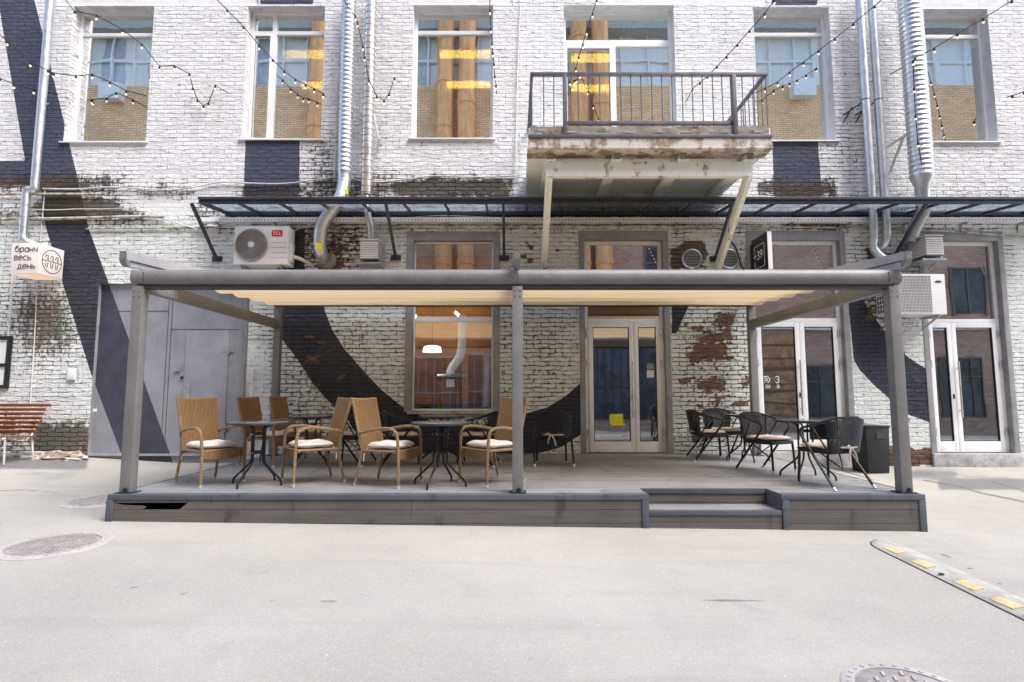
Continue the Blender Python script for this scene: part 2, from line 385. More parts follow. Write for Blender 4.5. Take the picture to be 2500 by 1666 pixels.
M['galv'] = galvan('galvanised_duct')
M['stainless'] = galvan('stainless_duct', (.70,.67,.62), .26)
M['band'] = simple('rusty_band', (.30,.25,.21), .5, .6)
M['dull_zinc'] = galvan('dull_zinc', (.50,.52,.55), .42)
M['ac'] = simple('ac_casing', (.78,.76,.75), .4, var=.05, scale=3)
M['ac_grille'] = simple('ac_grille_grey', (.33,.31,.29), .5, .2)
M['ac_dark'] = simple('ac_inside', (.05,.046,.044), .8)
M['red'] = simple('red_badge', (.62,.02,.045), .4, var=.02)
M['white_paint'] = simple('white_letters', (.85,.85,.85), .5, var=.01)
M['ink'] = simple('dark_ink', (.06,.055,.055), .7, var=.02)
M['sign_black'] = simple('sign_black_face', (.014,.016,.022), .25, var=.05)
M['signlit'] = emit('lit_sign_face', (.70,.615,.585), .06)
M['signbottom'] = emit('lit_sign_base', (1., .70,.45), .16)
M['bulb'] = emit('lit_bulb', (1., .76,.48), .38)
M['tubelamp'] = emit('lit_tube_lamp', (1., .60,.08), 7.)
M['cable'] = simple('black_cable', (.018,.018,.02), .6)
M['white_cable'] = simple('white_cable', (.66,.63,.60), .6, var=.15, scale=3)
M['conduit'] = rusty_paint('painted_conduit', (.58,.56,.47), .75)
M['rail_metal'] = simple('balcony_railing_paint', (.12,.115,.135), .5, .2, var=.2)
M['slab'] = rusty_paint('stained_slab', (.64,.61,.55), .78)
M['slab_under'] = rusty_paint('pale_green_slab', (.86,.89,.82), .22)
M['beam_paint'] = rusty_paint('flaking_beam_paint', (.86,.89,.83), .34)
M['rubble'] = rusty_paint('broken_brick_edge', (.27,.235,.20), .5)
M['wood_red'] = planks('bench_slats', (.25,.095,.045), (.34,.14,.07), 'X', .45)
M['bin'] = simple('black_bin', (.018,.019,.021), .5, var=.15)
M['ground'] = ground_material()
M['iron'] = simple('dusty_cast_iron', (.36,.32,.305), .8, .1, var=.16, scale=8, bump=.003)
M['iron_frame'] = simple('manhole_ring', (.44,.41,.39), .85, var=.12)
M['bump_rubber'] = simple('dusty_rubber', (.40,.385,.355), .85, var=.16, scale=6, bump=.004, bscale=50)
M['bump_edge'] = simple('rubber_edge', (.06,.058,.055), .8)
M['yellow'] = simple('worn_yellow_insert', (.62,.48,.26), .75, var=.15, scale=14)
M['glass_up'] = glass('window_glass', .80, (.75,.8,.8), .0008)
M['glass_low'] = glass('shop_glass', .44, (.8,.82,.82))
M['glass_kitchen'] = glass('kitchen_glass', .20, (.9,.9,.88))
M['glass_door'] = glass('door_glass', .38, (.7,.74,.78))
M['canopy_glass'] = NT('canopy_glass')
t = M['canopy_glass']; _g = t.n('ShaderNodeBsdfGlossy', ins={'Color': (.8,.85,.95), 'Roughness': .12}); _tr = t.n('ShaderNodeBsdfTransparent', ins={'Color': (.66,.69,.74)})
_tl = t.n('ShaderNodeBsdfTranslucent', ins={'Color': (.45,.47,.5)}); _m1 = t.n('ShaderNodeMixShader', ins={0: t.ramp(t.noise(3, 5), .3, .75, .15, .5), 1: _tr, 2: _tl}); M['canopy_glass'] = t.done(t.n('ShaderNodeMixShader', ins={0: .12, 1: _m1, 2: _g}))
M['opp'] = plain_brick('tan_brick', (.84,.50,.25), (.95,.66,.38), (.40,.29,.20), .12, .36, 10.4, (.42,.25,.19), (.60,.40,.31))
M['opp_dark'] = simple('dark_glazing', (.07,.075,.08), .35, var=.5, scale=.5)
M['navy_shutter'] = simple('navy_shutter', (.075,.08,.10), .5, var=.55, scale=.8)
M['opp_pane'] = simple('tinted_pane', (.46,.50,.56), .4, var=.2, scale=.4)  # grey-blue pane tint, varied along the upper glazing band
M['opp_frame'] = simple('brown_frames', (.17,.13,.11), .6)
M['opp_white'] = simple('pale_panel', (.78,.80,.83), .6, var=.05)
M['opp_blue'] = simple('pale_glazing', (.76,.77,.75), .5, .0, var=.08, scale=.4)  # plain pale colour of most upper glazing panels
M['opp_grey'] = simple('grey_soffit', (.42,.43,.41), .8)
M['stack'] = streaky('ochre_stack', (.92,.50,.23))
M['room'] = simple('room_plaster', (.30,.31,.34), .9)
M['room_warm'] = simple('warm_timber_lining', (.62,.26,.07), .7, var=.2, scale=2)
M['room_floor'] = simple('room_floor', (.35,.36,.38), .5)
M['yellow_plastic'] = simple('yellow_plastic', (.85,.66,.02), .4)
M['paper'] = simple('poster_paper', (.80,.79,.77), .7, var=.03)
M['sticker_yellow'] = simple('yellow_sticker', (.85,.75,.02), .5)

# ------------------------------------------------------------------ text
def text(name, body, size, mat, parent, origin, xdir, zdir, depth=.004, align='LEFT', spacing=1.):
    cu = bpy.data.curves.new(name, 'FONT'); cu.body = body; cu.size = size; cu.extrude = depth/2; cu.align_x = align; cu.space_character = spacing
    tmp = bpy.data.objects.new(name, cu); COL.objects.link(tmp)
    dg = bpy.context.evaluated_depsgraph_get(); dg.update()
    me = bpy.data.meshes.new_from_object(tmp.evaluated_get(dg)); bpy.data.objects.remove(tmp); bpy.data.curves.remove(cu)
    xd, zd = Vector(xdir).normalized(), Vector(zdir).normalized(); nd = xd.cross(zd)
    mt = Matrix((( xd.x, zd.x, nd.x, 0), (xd.y, zd.y, nd.y, 0), (xd.z, zd.z, nd.z, 0), (0,0,0,1)))
    mt = Matrix.Translation(Vector(origin)-root_loc(parent)) @ mt
    me.transform(mt); me.materials.clear()
    return link(name, me, mat, parent)

# ------------------------------------------------------------------ polygons on the wall (photo pixels)
def inpoly(px, py, poly):
    ins = np.zeros(px.shape, bool); n = len(poly)
    for i in range(n):
        x1, y1 = poly[i]; x2, y2 = poly[(i+1) % n]
        if y1 == y2: continue
        c = ((y1 > py) != (y2 > py)) & (px < (x2-x1)*(py-y1)/(y2-y1)+x1); ins ^= c
    return ins
MURAL = [
 [(-60,-60),(76,-60),(84,0),(191,441),(217,560),(266,693),(420,1122),(440,1180),(330,1180),(294,1104),(220,907),(151,686),(110,548),(98,452),(-60,452),(-60,393),(61,393),(0,30),(-20,-20)],
 [(635,-60),(765,-60),(765,11),(635,11)],
 [(599,340),(732,340),(731,480),(595,480)],
 [(1886,340),(1996,340),(2008,480),(1890,480)],
 [(1880,-60),(1996,-60),(1996,13),(1884,13)],
 [(690,560),(744,560),(744,660),(788,745),(811,806),(841,853),(884,902),(931,952),(980,992),(1060,1030),(1150,1042),(1230,1028),(1277,1012),(1336,995),(1379,969),(1399,952),(1420,932),(1420,1060),(1370,1092),(1250,1125),(1000,1125),(900,1078),(811,989),(765,939),(732,886),(692,833),(674,800),(672,700)],
 [(1640,690),(1700,690),(1678,755),(1651,815),(1640,815)],
 [(2060,640),(2109,736),(2133,773),(2172,826),(2216,872),(2278,912),(2300,1045),(2252,1025),(2222,1015),(2181,983),(2133,940),(2099,904),(2085,880)],
]
# soft rectangles: x0,y0,x1,y1,softness,amount
DIRT = [(-40,560,2540,1140,30,.07),(20,700,200,880,50,.75),(640,740,940,1110,50,.35),(1220,740,1420,1000,50,.3),(2080,590,2300,800,40,.3),(-40,432,300,470,14,.8),(100,478,300,545,18,1.05),(-40,500,100,545,16,.5),(330,452,470,482,12,.55),(200,500,340,552,16,.7),(590,452,830,482,10,.55),
 (745,425,960,485,14,.65),(960,436,1250,484,10,1.0),(1850,440,2045,484,10,.85),(2045,462,2520,484,8,.25),(10,690,210,880,40,.55),(70,1030,225,1130,22,1.0),(-40,1000,70,1130,30,.6),
 (300,552,2520,562,6,.45),(470,500,2520,545,10,.5),(690,520,880,660,30,.55),(870,300,1010,380,30,.25),(2150,1100,2300,1145,12,.6),(1640,740,1850,1110,30,.28),(1645,592,1715,658,8,1.3),
 (655,740,1430,1110,60,.25),(1420,660,1850,740,20,.2),(150,1060,225,1130,12,.8),(1900,520,2060,562,8,.8),(2100,600,2170,660,14,.6),(740,330,830,470,25,.45),(1980,300,2110,440,30,.2),(0,560,120,700,30,.3)]
REDS = [(1650,745,1845,1100,40,.36),(690,545,900,662,30,.45),(655,745,760,900,30,.25),(1420,500,1860,560,14,.30),(2085,650,2180,800,20,.4),(-40,442,330,470,9,.42),(598,455,832,482,5,.5),(960,444,1242,482,8,.38),(1885,455,2040,484,7,.52),(1105,470,1240,484,4,.5),(748,560,885,662,20,.52),(780,590,850,665,12,.8),
 (1675,835,1785,882,22,1.0),(1700,800,1795,850,22,.8),(1735,756,1795,806,18,.75),(1688,792,1720,810,4,.8),(1658,920,1692,937,3,.9),(1704,926,1778,962,14,.85),(1808,918,1846,946,6,.7),(1738,966,1762,988,4,.8),
 (1788,975,1828,992,4,.8),(1690,1058,1740,1080,5,.7),(1700,985,1760,1004,4,.6),(2150,1092,2300,1142,6,.95),(2112,602,2150,650,9,.85),(1274,590,1292,604,3,.95),(1270,622,1284,634,3,.8),(1288,626,1302,638,3,.9),(1350,612,1362,622,3,.8),
 (735,728,762,742,4,.75),(744,816,768,830,4,.8),(774,832,796,848,3,.7),(735,862,785,888,6,.65),(834,912,850,930,3,.7),(1378,523,1386,529,2,.9),(1640,560,1700,600,10,.35),(2110,690,2160,790,8,.6),(1655,780,1670,810,5,.6),(1930,535,2060,562,6,.5),(1750,560,1850,660,20,.35),(60,1060,110,1110,12,.35)]
PLAST = [(604,830,655,1120,5,1.),(-60,-80,2560,-4,2,0),(143,-80,628,12,1.5,1.),(1000,-80,1250,10,1.5,.9),(1480,-80,1870,9,1.5,.9),(2250,-60,2460,20,1.5,1.),(1000,560,1230,592,10,.7),(1400,555,1640,588,8,.7),(1850,560,2090,592,8,.7),(330,478,470,520,16,.8),(875,290,1010,390,25,.6),(2255,560,2500,596,6,.5),(168,896,190,932,2,1.),(1680,560,1850,660,30,.4)]
def soft(px, py, rects):
    out = np.zeros(px.shape)
    for x0, y0, x1, y1, s, a in rects:
        def sm(v): v = np.clip(v, 0, 1); return v*v*(3-2*v)
        m = sm((px-x0)/s/2+.5)*sm((x1-px)/s/2+.5)*sm((py-y0)/s/2+.5)*sm((y1-py)/s/2+.5)*a
        out = np.maximum(out, m)
    return out
def mural_mask(px, py):
    acc = np.zeros(px.shape, np.float32)
    for dx in (-2.4, -.8, .8, 2.4):
        for dy in (-2.4, -.8, .8, 2.4):
            m = np.zeros(px.shape, bool)
            for p in MURAL: m |= inpoly(px+dx, py+dy, p)
            acc += m
    return acc/16

def grid_lines(a, b, step, extra):
    ex = sorted(e for e in extra if a < e < b); ls = [a, b]+ex
    for v in np.arange(a+step, b-step*.5, step):
        if all(abs(v-e) > step*.45 for e in ls[:2+len(ex)]): ls.append(float(v))
    return np.array(sorted(set(ls)))
def wall_grid(name, x0, x1, z0, z1, Y, step, holes, mat, parent, attrs=True):
    xs = grid_lines(x0, x1, step, [h[0] for h in holes]+[h[1] for h in holes])
    zs = grid_lines(z0, z1, step, [h[2] for h in holes]+[h[3] for h in holes])
    nx, nz = len(xs), len(zs); gx, gzz = np.meshgrid(xs, zs)
    off = root_loc(parent)
    co = np.stack([gx-off.x, np.full_like(gx, Y-off.y), gzz-off.z], -1).reshape(-1, 3)
    cx, cz = (xs[:-1]+xs[1:])/2, (zs[:-1]+zs[1:])/2; keep = np.ones((nz-1, nx-1), bool)
    for h in holes: keep &= ~(((cx > h[0]) & (cx < h[1]))[None, :] & ((cz > h[2]) & (cz < h[3]))[:, None])
    j, i = np.nonzero(keep); a = j*nx+i
    idx = np.stack([a, a+1, a+nx+1, a+nx], -1).astype(np.int32)
    me = bpy.data.meshes.new(name); me.vertices.add(len(co)); me.vertices.foreach_set('co', co.astype(np.float32).ravel())
    me.loops.add(idx.size); me.loops.foreach_set('vertex_index', idx.ravel())
    me.polygons.add(len(idx)); me.polygons.foreach_set('loop_start', np.arange(0, idx.size, 4, dtype=np.int32)); me.polygons.foreach_set('loop_total', np.full(len(idx), 4, np.int32))
    me.update(calc_edges=True)
    px, py = proj(gx.ravel(), np.full(gx.size, Y), gzz.ravel())
    wx = np.zeros(px.shape); wy = np.zeros(px.shape); r0 = np.random.default_rng(3)
    for k in range(14):
        fq = 1/(9*1.35**k % 140+9); a_, b_ = r0.normal(size=2)*fq*6.28; am = min(16, .16/fq)*.55
        wx += am*np.sin(a_*px+b_*py+r0.uniform(0, 6.28)); wy += am*.8*np.sin(b_*px-a_*py+r0.uniform(0, 6.28))
    pxw, pyw = px+wx, py+wy
    for nm, val in (('mural', mural_mask(px, py)),)+((('red', soft(px+wx*.35, py+wy*.3, REDS)), ('dirt', soft(px+wx*.5, py+wy*.4, [(a,b,c,d,e*1.7,f*1.25) for a,b,c,d,e,f in DIRT])), ('plaster', soft(px, py, PLAST))) if attrs else ()):
        me.attributes.new(nm, 'FLOAT', 'POINT').data.foreach_set('value', np.asarray(val, np.float32))
    return link(name, me, mat, parent)

# ------------------------------------------------------------------ ground
def make_ground():
    xs = np.unique(np.round(np.concatenate([np.linspace(-40,-11,8), np.arange(-11,11.01,.06), np.linspace(11,40,8)]), 4))
    ys = np.unique(np.round(np.concatenate([np.linspace(-6.2,1.6,9), np.arange(1.6,10.3,.05), np.linspace(10.4,11,2)]), 4))
    gx, gy = np.meshgrid(xs, ys); zz = np.array([[gz(float(x), float(y)) for x in xs] for y in ys])
    nx, ny = len(xs), len(ys)
    me = bpy.data.meshes.new('ground')
    fs = [(j*nx+i, j*nx+i+1, (j+1)*nx+i+1, (j+1)*nx+i) for j in range(ny-1) for i in range(nx-1)]
    me.from_pydata(np.stack([gx, gy, zz], -1).reshape(-1, 3).tolist(), [], fs)
    px, py = proj(gx.ravel(), np.maximum(gy.ravel(), .5), zz.ravel())
    stain = soft(px, py, [(2200,1146,2340,1172,14,.8),(2290,1168,2520,1196,12,1.2),(2340,1160,2470,1178,10,.6),(-40,1116,215,1146,11,1.1),(30,1150,190,1168,6,.5),(-40,1095,75,1125,12,.9),(20,1160,180,1174,5,.45),(250,1120,600,1128,4,.5),(2000,1130,2500,1142,5,.45),(1950,1120,2160,1150,10,.35),(110,1215,270,1246,9,.35),(-60,1180,260,1225,25,.25),(1560,1450,1960,1476,6,.28)])
    def seg(pts, w):
        o = np.zeros(px.shape)
        for (ax, ay), (bx, by) in zip(pts, pts[1:]):
            L = max(1, (bx-ax)**2+(by-ay)**2); u = np.clip(((px-ax)*(bx-ax)+(py-ay)*(by-ay))/L, 0, 1)
            d = np.hypot(px-ax-u*(bx-ax), py-ay-u*(by-ay)); o = np.maximum(o, np.clip(1-d/w, 0, 1))
        return o
    crack = np.maximum.reduce([seg([(2250,1172),(2340,1188),(2390,1203),(2440,1213),(2520,1230)], 3.0), seg([(2420,1176),(2470,1190),(2520,1208)], 2.6), seg([(1950,1122),(2060,1150),(2130,1172)], 2.5), seg([(1580,1462),(1740,1466),(1950,1470)], 1.6)*.6, seg([(2250,1330),(2340,1372),(2420,1420),(2520,1450)], 1.6)*.7, seg([(300,1430),(420,1452),(520,1445),(690,1470),(820,1468)], 1.5)*.55, seg([(60,1560),(200,1545),(330,1580)], 1.6)*.5, seg([(980,1600),(1130,1585),(1240,1612),(1420,1600)], 1.6)*.45, seg([(-20,1200),(60,1196),(140,1204)], 1.8)*.8, seg([(600,1340),(700,1348),(790,1340)], 1.2)*.5])
    for nm, v in (('stain', stain), ('crack', crack)): me.attributes.new(nm, 'FLOAT', 'POINT').data.foreach_set('value', v.astype(np.float32))
    o = link('ground', me, M['ground']); me.polygons.foreach_set('use_smooth', [True]*len(me.polygons))
    return tag(o, kind='structure', label='pale worn asphalt yard in front of the terrace')
make_ground()

# ------------------------------------------------------------------ brick building
bld = thing('brick_building', 'white painted brick building with dark blue mural stripes and peeling lower wall', 'building', (0, YW, 0))
def opening(lb, rb, top, bot):       # px of left / right edge at the bottom, y top, y bottom
    x0 = W(lb, bot)[0]; x1 = W(rb, bot)[0]; return [x0, x1, W((lb+rb)/2, bot)[1], W((lb+rb)/2, top)[1]]
OP = {'w1': opening(154.5,355.5,15,346), 'w2': opening(590,783,15,340), 'w3': opening(1004,1203,13,338), 'w4': opening(1379,1653,13,318), 'w5': opening(1853,2042,18,343), 'w6': opening(2250,2438,22,346),
      'g1': opening(1003,1203,588,1003), 'g2': opening(1432,1631,586,1107), 'g3': opening(1855,2078,586,1103), 'g4': opening(2288,2478,588,1107), 'gate': opening(212,592,693,1124)}
OP['g2'][2] = .345; OP['gate'][2] = -.3; OP['g4'][2] = W(2380,1107)[1]
holes = [tuple(v) for v in OP.values()]
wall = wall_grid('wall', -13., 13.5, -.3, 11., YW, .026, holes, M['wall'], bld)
shell = MB()
shell.box(-13.,13.5, 14.6,14.8, -.3,11.).box(-13.2,-13.003, YW+.003,14.8, -.3,11.).box(13.503,13.7, YW+.003,14.8, -.3,11.).box(-13.2,13.7, YW-.05,14.8, 11.003,11.3)
shell.box(-12.99,13.49, YW+.3,14.59, 4.45,4.75)
shell.build('inner_shell', M['room'], bld)
MB().box(-12.99,13.49, YW+.02,14.59, .30,.335).build('room_floor', M['room_floor'], bld)
MB().box(-2.6,1.2, 12.2,12.3, .34,4.44).build('timber_lining', M['room_warm'], bld)
for x in (-5.0, 2.95, 6.4): MB().box(x,x+.1, YW+.3,14.59, .34,4.44).build('partition', M['room'], bld)

def frame_window(op, Yf, vert=(), horiz=(), fw=.055, fd=.06, mat='white_frame', gl='glass_up', name='window', sill=True, sash=None):
    x0, x1, z0, z1 = op; m = MB(); y0, y1 = Yf, Yf+fd
    zz0 = z0+(.03 if sill else 0)
    m.box(x0,x0+fw, y0,y1, zz0,z1).box(x1-fw,x1, y0,y1, zz0,z1).box(x0+fw,x1-fw, y0,y1, z1-fw,z1).box(x0+fw,x1-fw, y0,y1, zz0,zz0+fw)
    for zc, w in horiz: m.box(x0+fw,x1-fw, y0-.004,y1-.004, zc-w/2,zc+w/2)
    for xc, w, za, zb in vert: m.box(xc-w/2,xc+w/2, y0-.008,y1-.008, za,zb)
    if sash:
        a, b, c, d = sash; w = .045
        m.box(a,a+w, y0-.02,y0+.02, c,d).box(b-w,b, y0-.02,y0+.02, c,d).box(a+w,b-w, y0-.02,y0+.02, c,c+w).box(a+w,b-w, y0-.02,y0+.02, d-w,d)
    o = m.build(name, M[mat], bld, bevel=.004)
    MB().box(x0+fw*.6,x1-fw*.6, y0+.028,y0+.036, zz0+fw*.6,z1-fw*.6).build('pane', M[gl], o)
    if sill: MB().hexa([(x0-.05,YW-.05,z0-.035),(x1+.05,YW-.05,z0-.035),(x1+.05,Yf+.02,z0+.005),(x0-.05,Yf+.02,z0+.005),(x0-.05,YW-.05,z0-.012),(x1+.05,YW-.05,z0-.012),(x1+.05,Yf+.02,z0+.03),(x0-.05,Yf+.02,z0+.03)]).build('sill', M['white_frame'], o, bevel=.003)
    return o
def reveal(op, depth, mat, sides='lrtb', name='reveal'):
    x0, x1, z0, z1 = op; m = MB(); a, b = YW, YW+depth
    if 'l' in sides: m.quad((x0,a,z0),(x0,b,z0),(x0,b,z1),(x0,a,z1))
    if 'r' in sides: m.quad((x1,b,z0),(x1,a,z0),(x1,a,z1),(x1,b,z1))
    if 't' in sides: m.quad((x0,a,z1),(x0,b,z1),(x1,b,z1),(x1,a,z1))
    if 'b' in sides: m.quad((x0,b,z0),(x0,a,z0),(x1,a,z0),(x1,b,z0))
    return m.build(name, mat, bld, recalc=False, smooth=False)
UY = YW+.19
for k in ('w1','w2','w3','w4','w5','w6'): reveal(OP[k], .32, M['wall'] if k in ('w1','w2') else M['white_plaster'])
def zt(py, px): return W(px, py, UY)[1]
w = OP['w1']; frame_window(w, UY, horiz=[(zt(85.5,260), .065)])
w = OP['w2']; xm = W(660,340,UY)[0]; z_ = zt(81.5,690)
frame_window(w, UY, vert=[(xm,.085,w[2]+.03,w[3])], horiz=[(z_,.075)], sash=(w[0]+.03, xm-.03, w[2]+.06, z_-.02))
w = OP['w3']; frame_window(w, UY, horiz=[(zt(80.5,1107), .075)])
w = OP['w4']; xm = W(1499,300,UY)[0]; z_ = zt(106.5,1520)
frame_window(w, UY, vert=[(xm,.10,w[2],z_-.05)], horiz=[(z_,.13)], sash=(w[0]+.03, xm-.02, w[2]+.05, z_-.06), sill=False)
w = OP['w5']; frame_window(w, UY, horiz=[(zt(85,1930), .075)])
w = OP['w6']; frame_window(w, UY, horiz=[(zt(90,2340), .075)])
# ground floor
LY = YW+.10
def surround(op, wl, wt, bottom):
    x0, x1, z0, z1 = op; m = MB(); a = YW-.012
    m.box(x0-wl,x0, a,YW+.2, bottom,z1+wt).box(x1,x1+wl, a,YW+.2, bottom,z1+wt).box(x0,x1, a,YW+.2, z1,z1+wt)
    return m.build('surround', M['surround'], bld, bevel=.006)
g = OP['g1']; surround(g, .125, .17, g[2]-.02); frame_window(g, LY, horiz=[(W(1100,780.5,LY)[1], .085)], fw=.03, gl='glass_kitchen', sill=False)
MB().box(g[0]-.05,g[1]+.05, YW-.10,LY+.02, g[2]-.06,g[2]).build('sill', M['concrete'], bld, bevel=.006)
def door_set(op, zt_py, pxc, split, handle_side, threshold, seam_first='l', pulls=True):
    x0, x1, z0, z1 = op; zb = W(pxc, zt_py, LY)[1]; fw = .065
    m = MB(); y0, y1 = LY, LY+.07
    m.box(x0,x0+fw, y0,y1, z0,z1).box(x1-fw,x1, y0,y1, z0,z1).box(x0+fw,x1-fw, y0,y1, z1-fw,z1).box(x0+fw,x1-fw, y0,y1, zb-.035,zb+.035)
    fr = m.build('door_frame', M['white_frame'], bld, bevel=.004)
    MB().box(x0+fw*.6,x1-fw*.6, y0+.03,y0+.038, zb+.02,z1-fw*.6).build('pane', M['glass_low'], fr)
    xs = x0+fw+(x1-x0-2*fw)*split
    for i, (a, b) in enumerate(((x0+fw+.004, xs-.003), (xs+.003, x1-fw-.004))):
        st, bt, tp = .085, .19, .085
        if b-a < .5: st = .075
        lo, hi = z0+.012, zb-.039; d = MB(); q0, q1 = LY-.012, LY+.045
        d.box(a,a+st, q0,q1, lo,hi).box(b-st,b, q0,q1, lo,hi).box(a+st,b-st, q0,q1, hi-tp,hi).box(a+st,b-st, q0,q1, lo,lo+bt)
        dd = d.build('door', M['white_frame'], bld, bevel=.004)
        MB().box(a+st*.7,b-st*.7, LY+.012,LY+.02, lo+bt*.8,hi-tp*.7).build('pane', M['glass_door'], dd)
        g_ = MB(); e = .012
        A, B, C_, D_ = a+st, b-st, lo+bt, hi-tp
        g_.box(A,A+e, q0+.006,LY+.012, C_,D_).box(B-e,B, q0+.006,LY+.012, C_,D_).box(A+e,B-e, q0+.006,LY+.012, D_-e,D_).box(A+e,B-e, q0+.006,LY+.012, C_,C_+e)
        g_.build('gasket', M['black'], dd)
        for zc in (hi-.2, hi-.75, lo+.35):
            hx = a-.012 if i == 0 else b+.012
            MB().box(hx-.016,hx+.016, q0-.03,q0-.002, zc-.07,zc+.07).build('hinge', M['steel'], dd, bevel=.004)
        if i == handle_side and pulls:
            hx = (b-st/2) if i == 0 else (a+st/2); h = MB(); za, zc = lo+.62, lo+1.62
            h.tube([(hx,q0-.06,za),(hx,q0-.06,zc)], .016, 10).tube([(hx,q0,za+.12),(hx,q0-.06,za+.12)], .009, 8).tube([(hx,q0,zc-.12),(hx,q0-.06,zc-.12)], .009, 8)
            h.build('handle', M['steel'], dd)
        if i == 0:
            MB().box(b-st*.6,b-st*.3, q0-.014,q0-.001, lo+.95,lo+1.03).build('lock', M['black'], dd)
    if threshold is not None:
        MB().box(x0-.10,x1+.10, YW-.06,LY+.08, threshold,z0-.002).build('doorstep', M['concrete'], bld, bevel=.008)
    return fr
for k, zp, pc, sp, hs, th in (('g2',783,1530,.635,0,None), ('g3',782,1960,.53,0,-.1), ('g4',784,2380,.33,1,-.1)):
    surround(OP[k], .10, .17, .0 if k != 'g2' else .35); door_set(OP[k], zp, pc, sp, hs, th)
# steel gate
g = OP['gate']; GY = YW+.07
gate = wall_grid('gate', g[0], g[1], g[2], g[3], GY, .02, [], M['gate'], bld, attrs=False)
reveal((g[0], g[1], g[2], g[3]), .07, M['surround'], 'lrt')
m = MB(); xs_ = W(404,900,GY)[0]; zz_ = W(340,760,GY)[1]
for xx in (xs_, W(413,900,GY)[0]): m.box(xx-.005,xx+.005, GY-.006,GY-.002, g[2],g[3])
m.box(g[0]+.05, xs_-.02, GY-.006,GY-.002, zz_-.006,zz_+.006)
zz2 = W(480,809,GY)[1]; m.box(W(415,809,GY)[0], W(585,809,GY)[0], GY-.006,GY-.002, zz2+.03,zz2+.038); m.build('seam', M['gate_line'], gate)
a, zb_ = W(441,1100,GY); b, zt_ = W(561,809,GY)
wk = MB().box(a,b, GY-.022,GY-.001, zb_-.05,zt_).build('wicket_door', M['gate'], gate, bevel=.004)
for zc in (zt_-.35, zb_+.4): MB().tube([(b+.012,GY-.03,zc-.07),(b+.012,GY-.03,zc+.07)], .016, 8).box(b-.09,b+.1, GY-.03,GY-.024, zc-.03,zc+.03).build('hinge', M['gate'], gate)
for zc in (g[3]-1.05, g[3]-2.8): MB().tube([(g[1]-.02,GY-.03,zc-.07),(g[1]-.02,GY-.03,zc+.07)], .02, 8).build('hinge', M['gate'], gate)
hx, hz = W(455,955,GY)
MB().box(hx-.06,hx+.05, GY-.03,GY-.0225, hz-.16,hz+.06).tube([(hx-.02,GY-.03,hz),(hx-.02,GY-.08,hz),(hx+.06,GY-.08,hz)], .01, 8).tube([(hx+.07,GY-.05,hz-.16),(hx+.07,GY-.05,hz+.12)], .012, 8).build('handle', M['steel'], gate)
hx, hz = W(437,903,GY); MB().box(hx-.05,hx+.05, GY-.05,GY-.0225, hz-.02,hz+.02).build('bolt', M['steel'], gate, bevel=.004)
hx, hz = W(446,923,GY); MB().box(hx-.025,hx+.025, GY-.035,GY-.0225, hz-.025,hz+.025).build('lock', M['black'], gate, bevel=.004)
hx, hz = W(232,1002,GY); MB().box(hx-.035,hx+.035, GY-.006,GY-.002, hz-.03,hz+.03).build('sticker', M['paper'], gate)
mm_ = MB(); mm_.tube([W(601,690,YW-.03)[:1]+(YW-.03,)+W(601,690)[1:], W(594,1110,YW-.03)[:1]+(YW-.03,)+(.25,)], .018, 8)
mm_.build('drain_pipe', M['rubble'], bld)
p0 = W(622,905); p1 = W(618,1110); MB().tube([(p0[0],YW-.03,p0[1]),(p0[0],YW-.03,.3)], .012, 8).build('drain_pipe', M['white_cable'], bld)

# ------------------------------------------------------------------ building across the yard (seen reflected in the glass)
OY = -9.0
opp = thing('facing_building', 'tan and red brick building across the yard mirrored in the window panes', 'building', (0, OY, 0))
zb1, zb2, ztop = 18.45, 21.5, 22.9
MB().box(-34,34, OY-1,OY, -1,zb1).build('wall', M['opp'], opp)
x = -34; k = 0
while x < 33.9:
    w_ = (2.4,1.3,3.1,1.7)[k % 4]; x2 = min(34, x+w_)
    MB().box(x,x2, OY-.6,OY-.35-.02*(k % 3), zb1,zb2).build('glazing', M[('opp_blue','opp_white','opp_blue','opp_pane')[(k*7) % 4]], opp); x = x2; k += 1
for xx, zz_ in ((-22.6,17.4),(15.4,17.6),(-1.0,17.3)): MB().box(xx,xx+1.2, OY+.002,OY+.55, zz_,zz_+.95).lathe([(.36,-.02),(.36,.02)], (xx+.5,OY+.56,zz_+.48), 20, 'y').build('air_conditioner', M['opp_white'], opp)
MB().box(-34,34, OY-1,OY+.5, zb2,ztop).build('soffit', M['opp_grey'], opp)
m = MB(); x = -33.5; k = 0
while x < 33.5:
    m.box(x,x+(.10,.10,.34,.10,.12)[k % 5], OY-.345,OY-.2, zb1+.01,zb2-.01); x += (1.35,1.1,1.7,1.2,1.5)[k % 5]; k += 1
m.box(-34,34, OY-.348,OY-.22, zb1+1.5,zb1+1.65); m.build('mullions', M['opp_white'], opp)
for xx in (-18.5,-15,-7.4,7.2,10.6,19.2):
    m = MB(); m.box(xx,xx+1.7, OY+.002,OY+.05, 6.7,9.2); wn = m.build('window', M['opp_dark'], opp)
    MB().box(xx-.1,xx, OY+.002,OY+.09, 6.6,9.3).box(xx+1.7,xx+1.76, OY+.002,OY+.09, 6.6,9.3).box(xx,xx+1.7, OY+.051,OY+.08, 8.3,8.4).box(xx,xx+1.7, OY+.002,OY+.09, 9.2,9.3).build('window_frame', M['opp_frame'], wn)
wn = MB().box(23.4,25.1, OY+.002,OY+.05, 5.6,8.0).build('window', M['opp_dark'], opp); MB().box(23.3,23.4, OY+.002,OY+.1, 5.5,8.1).box(25.1,25.2, OY+.002,OY+.1, 5.5,8.1).box(24.2,24.28, OY+.051,OY+.09, 5.6,8.).box(23.4,25.1, OY+.002,OY+.1, 8.,8.1).build('window_frame', M['opp_frame'], wn)
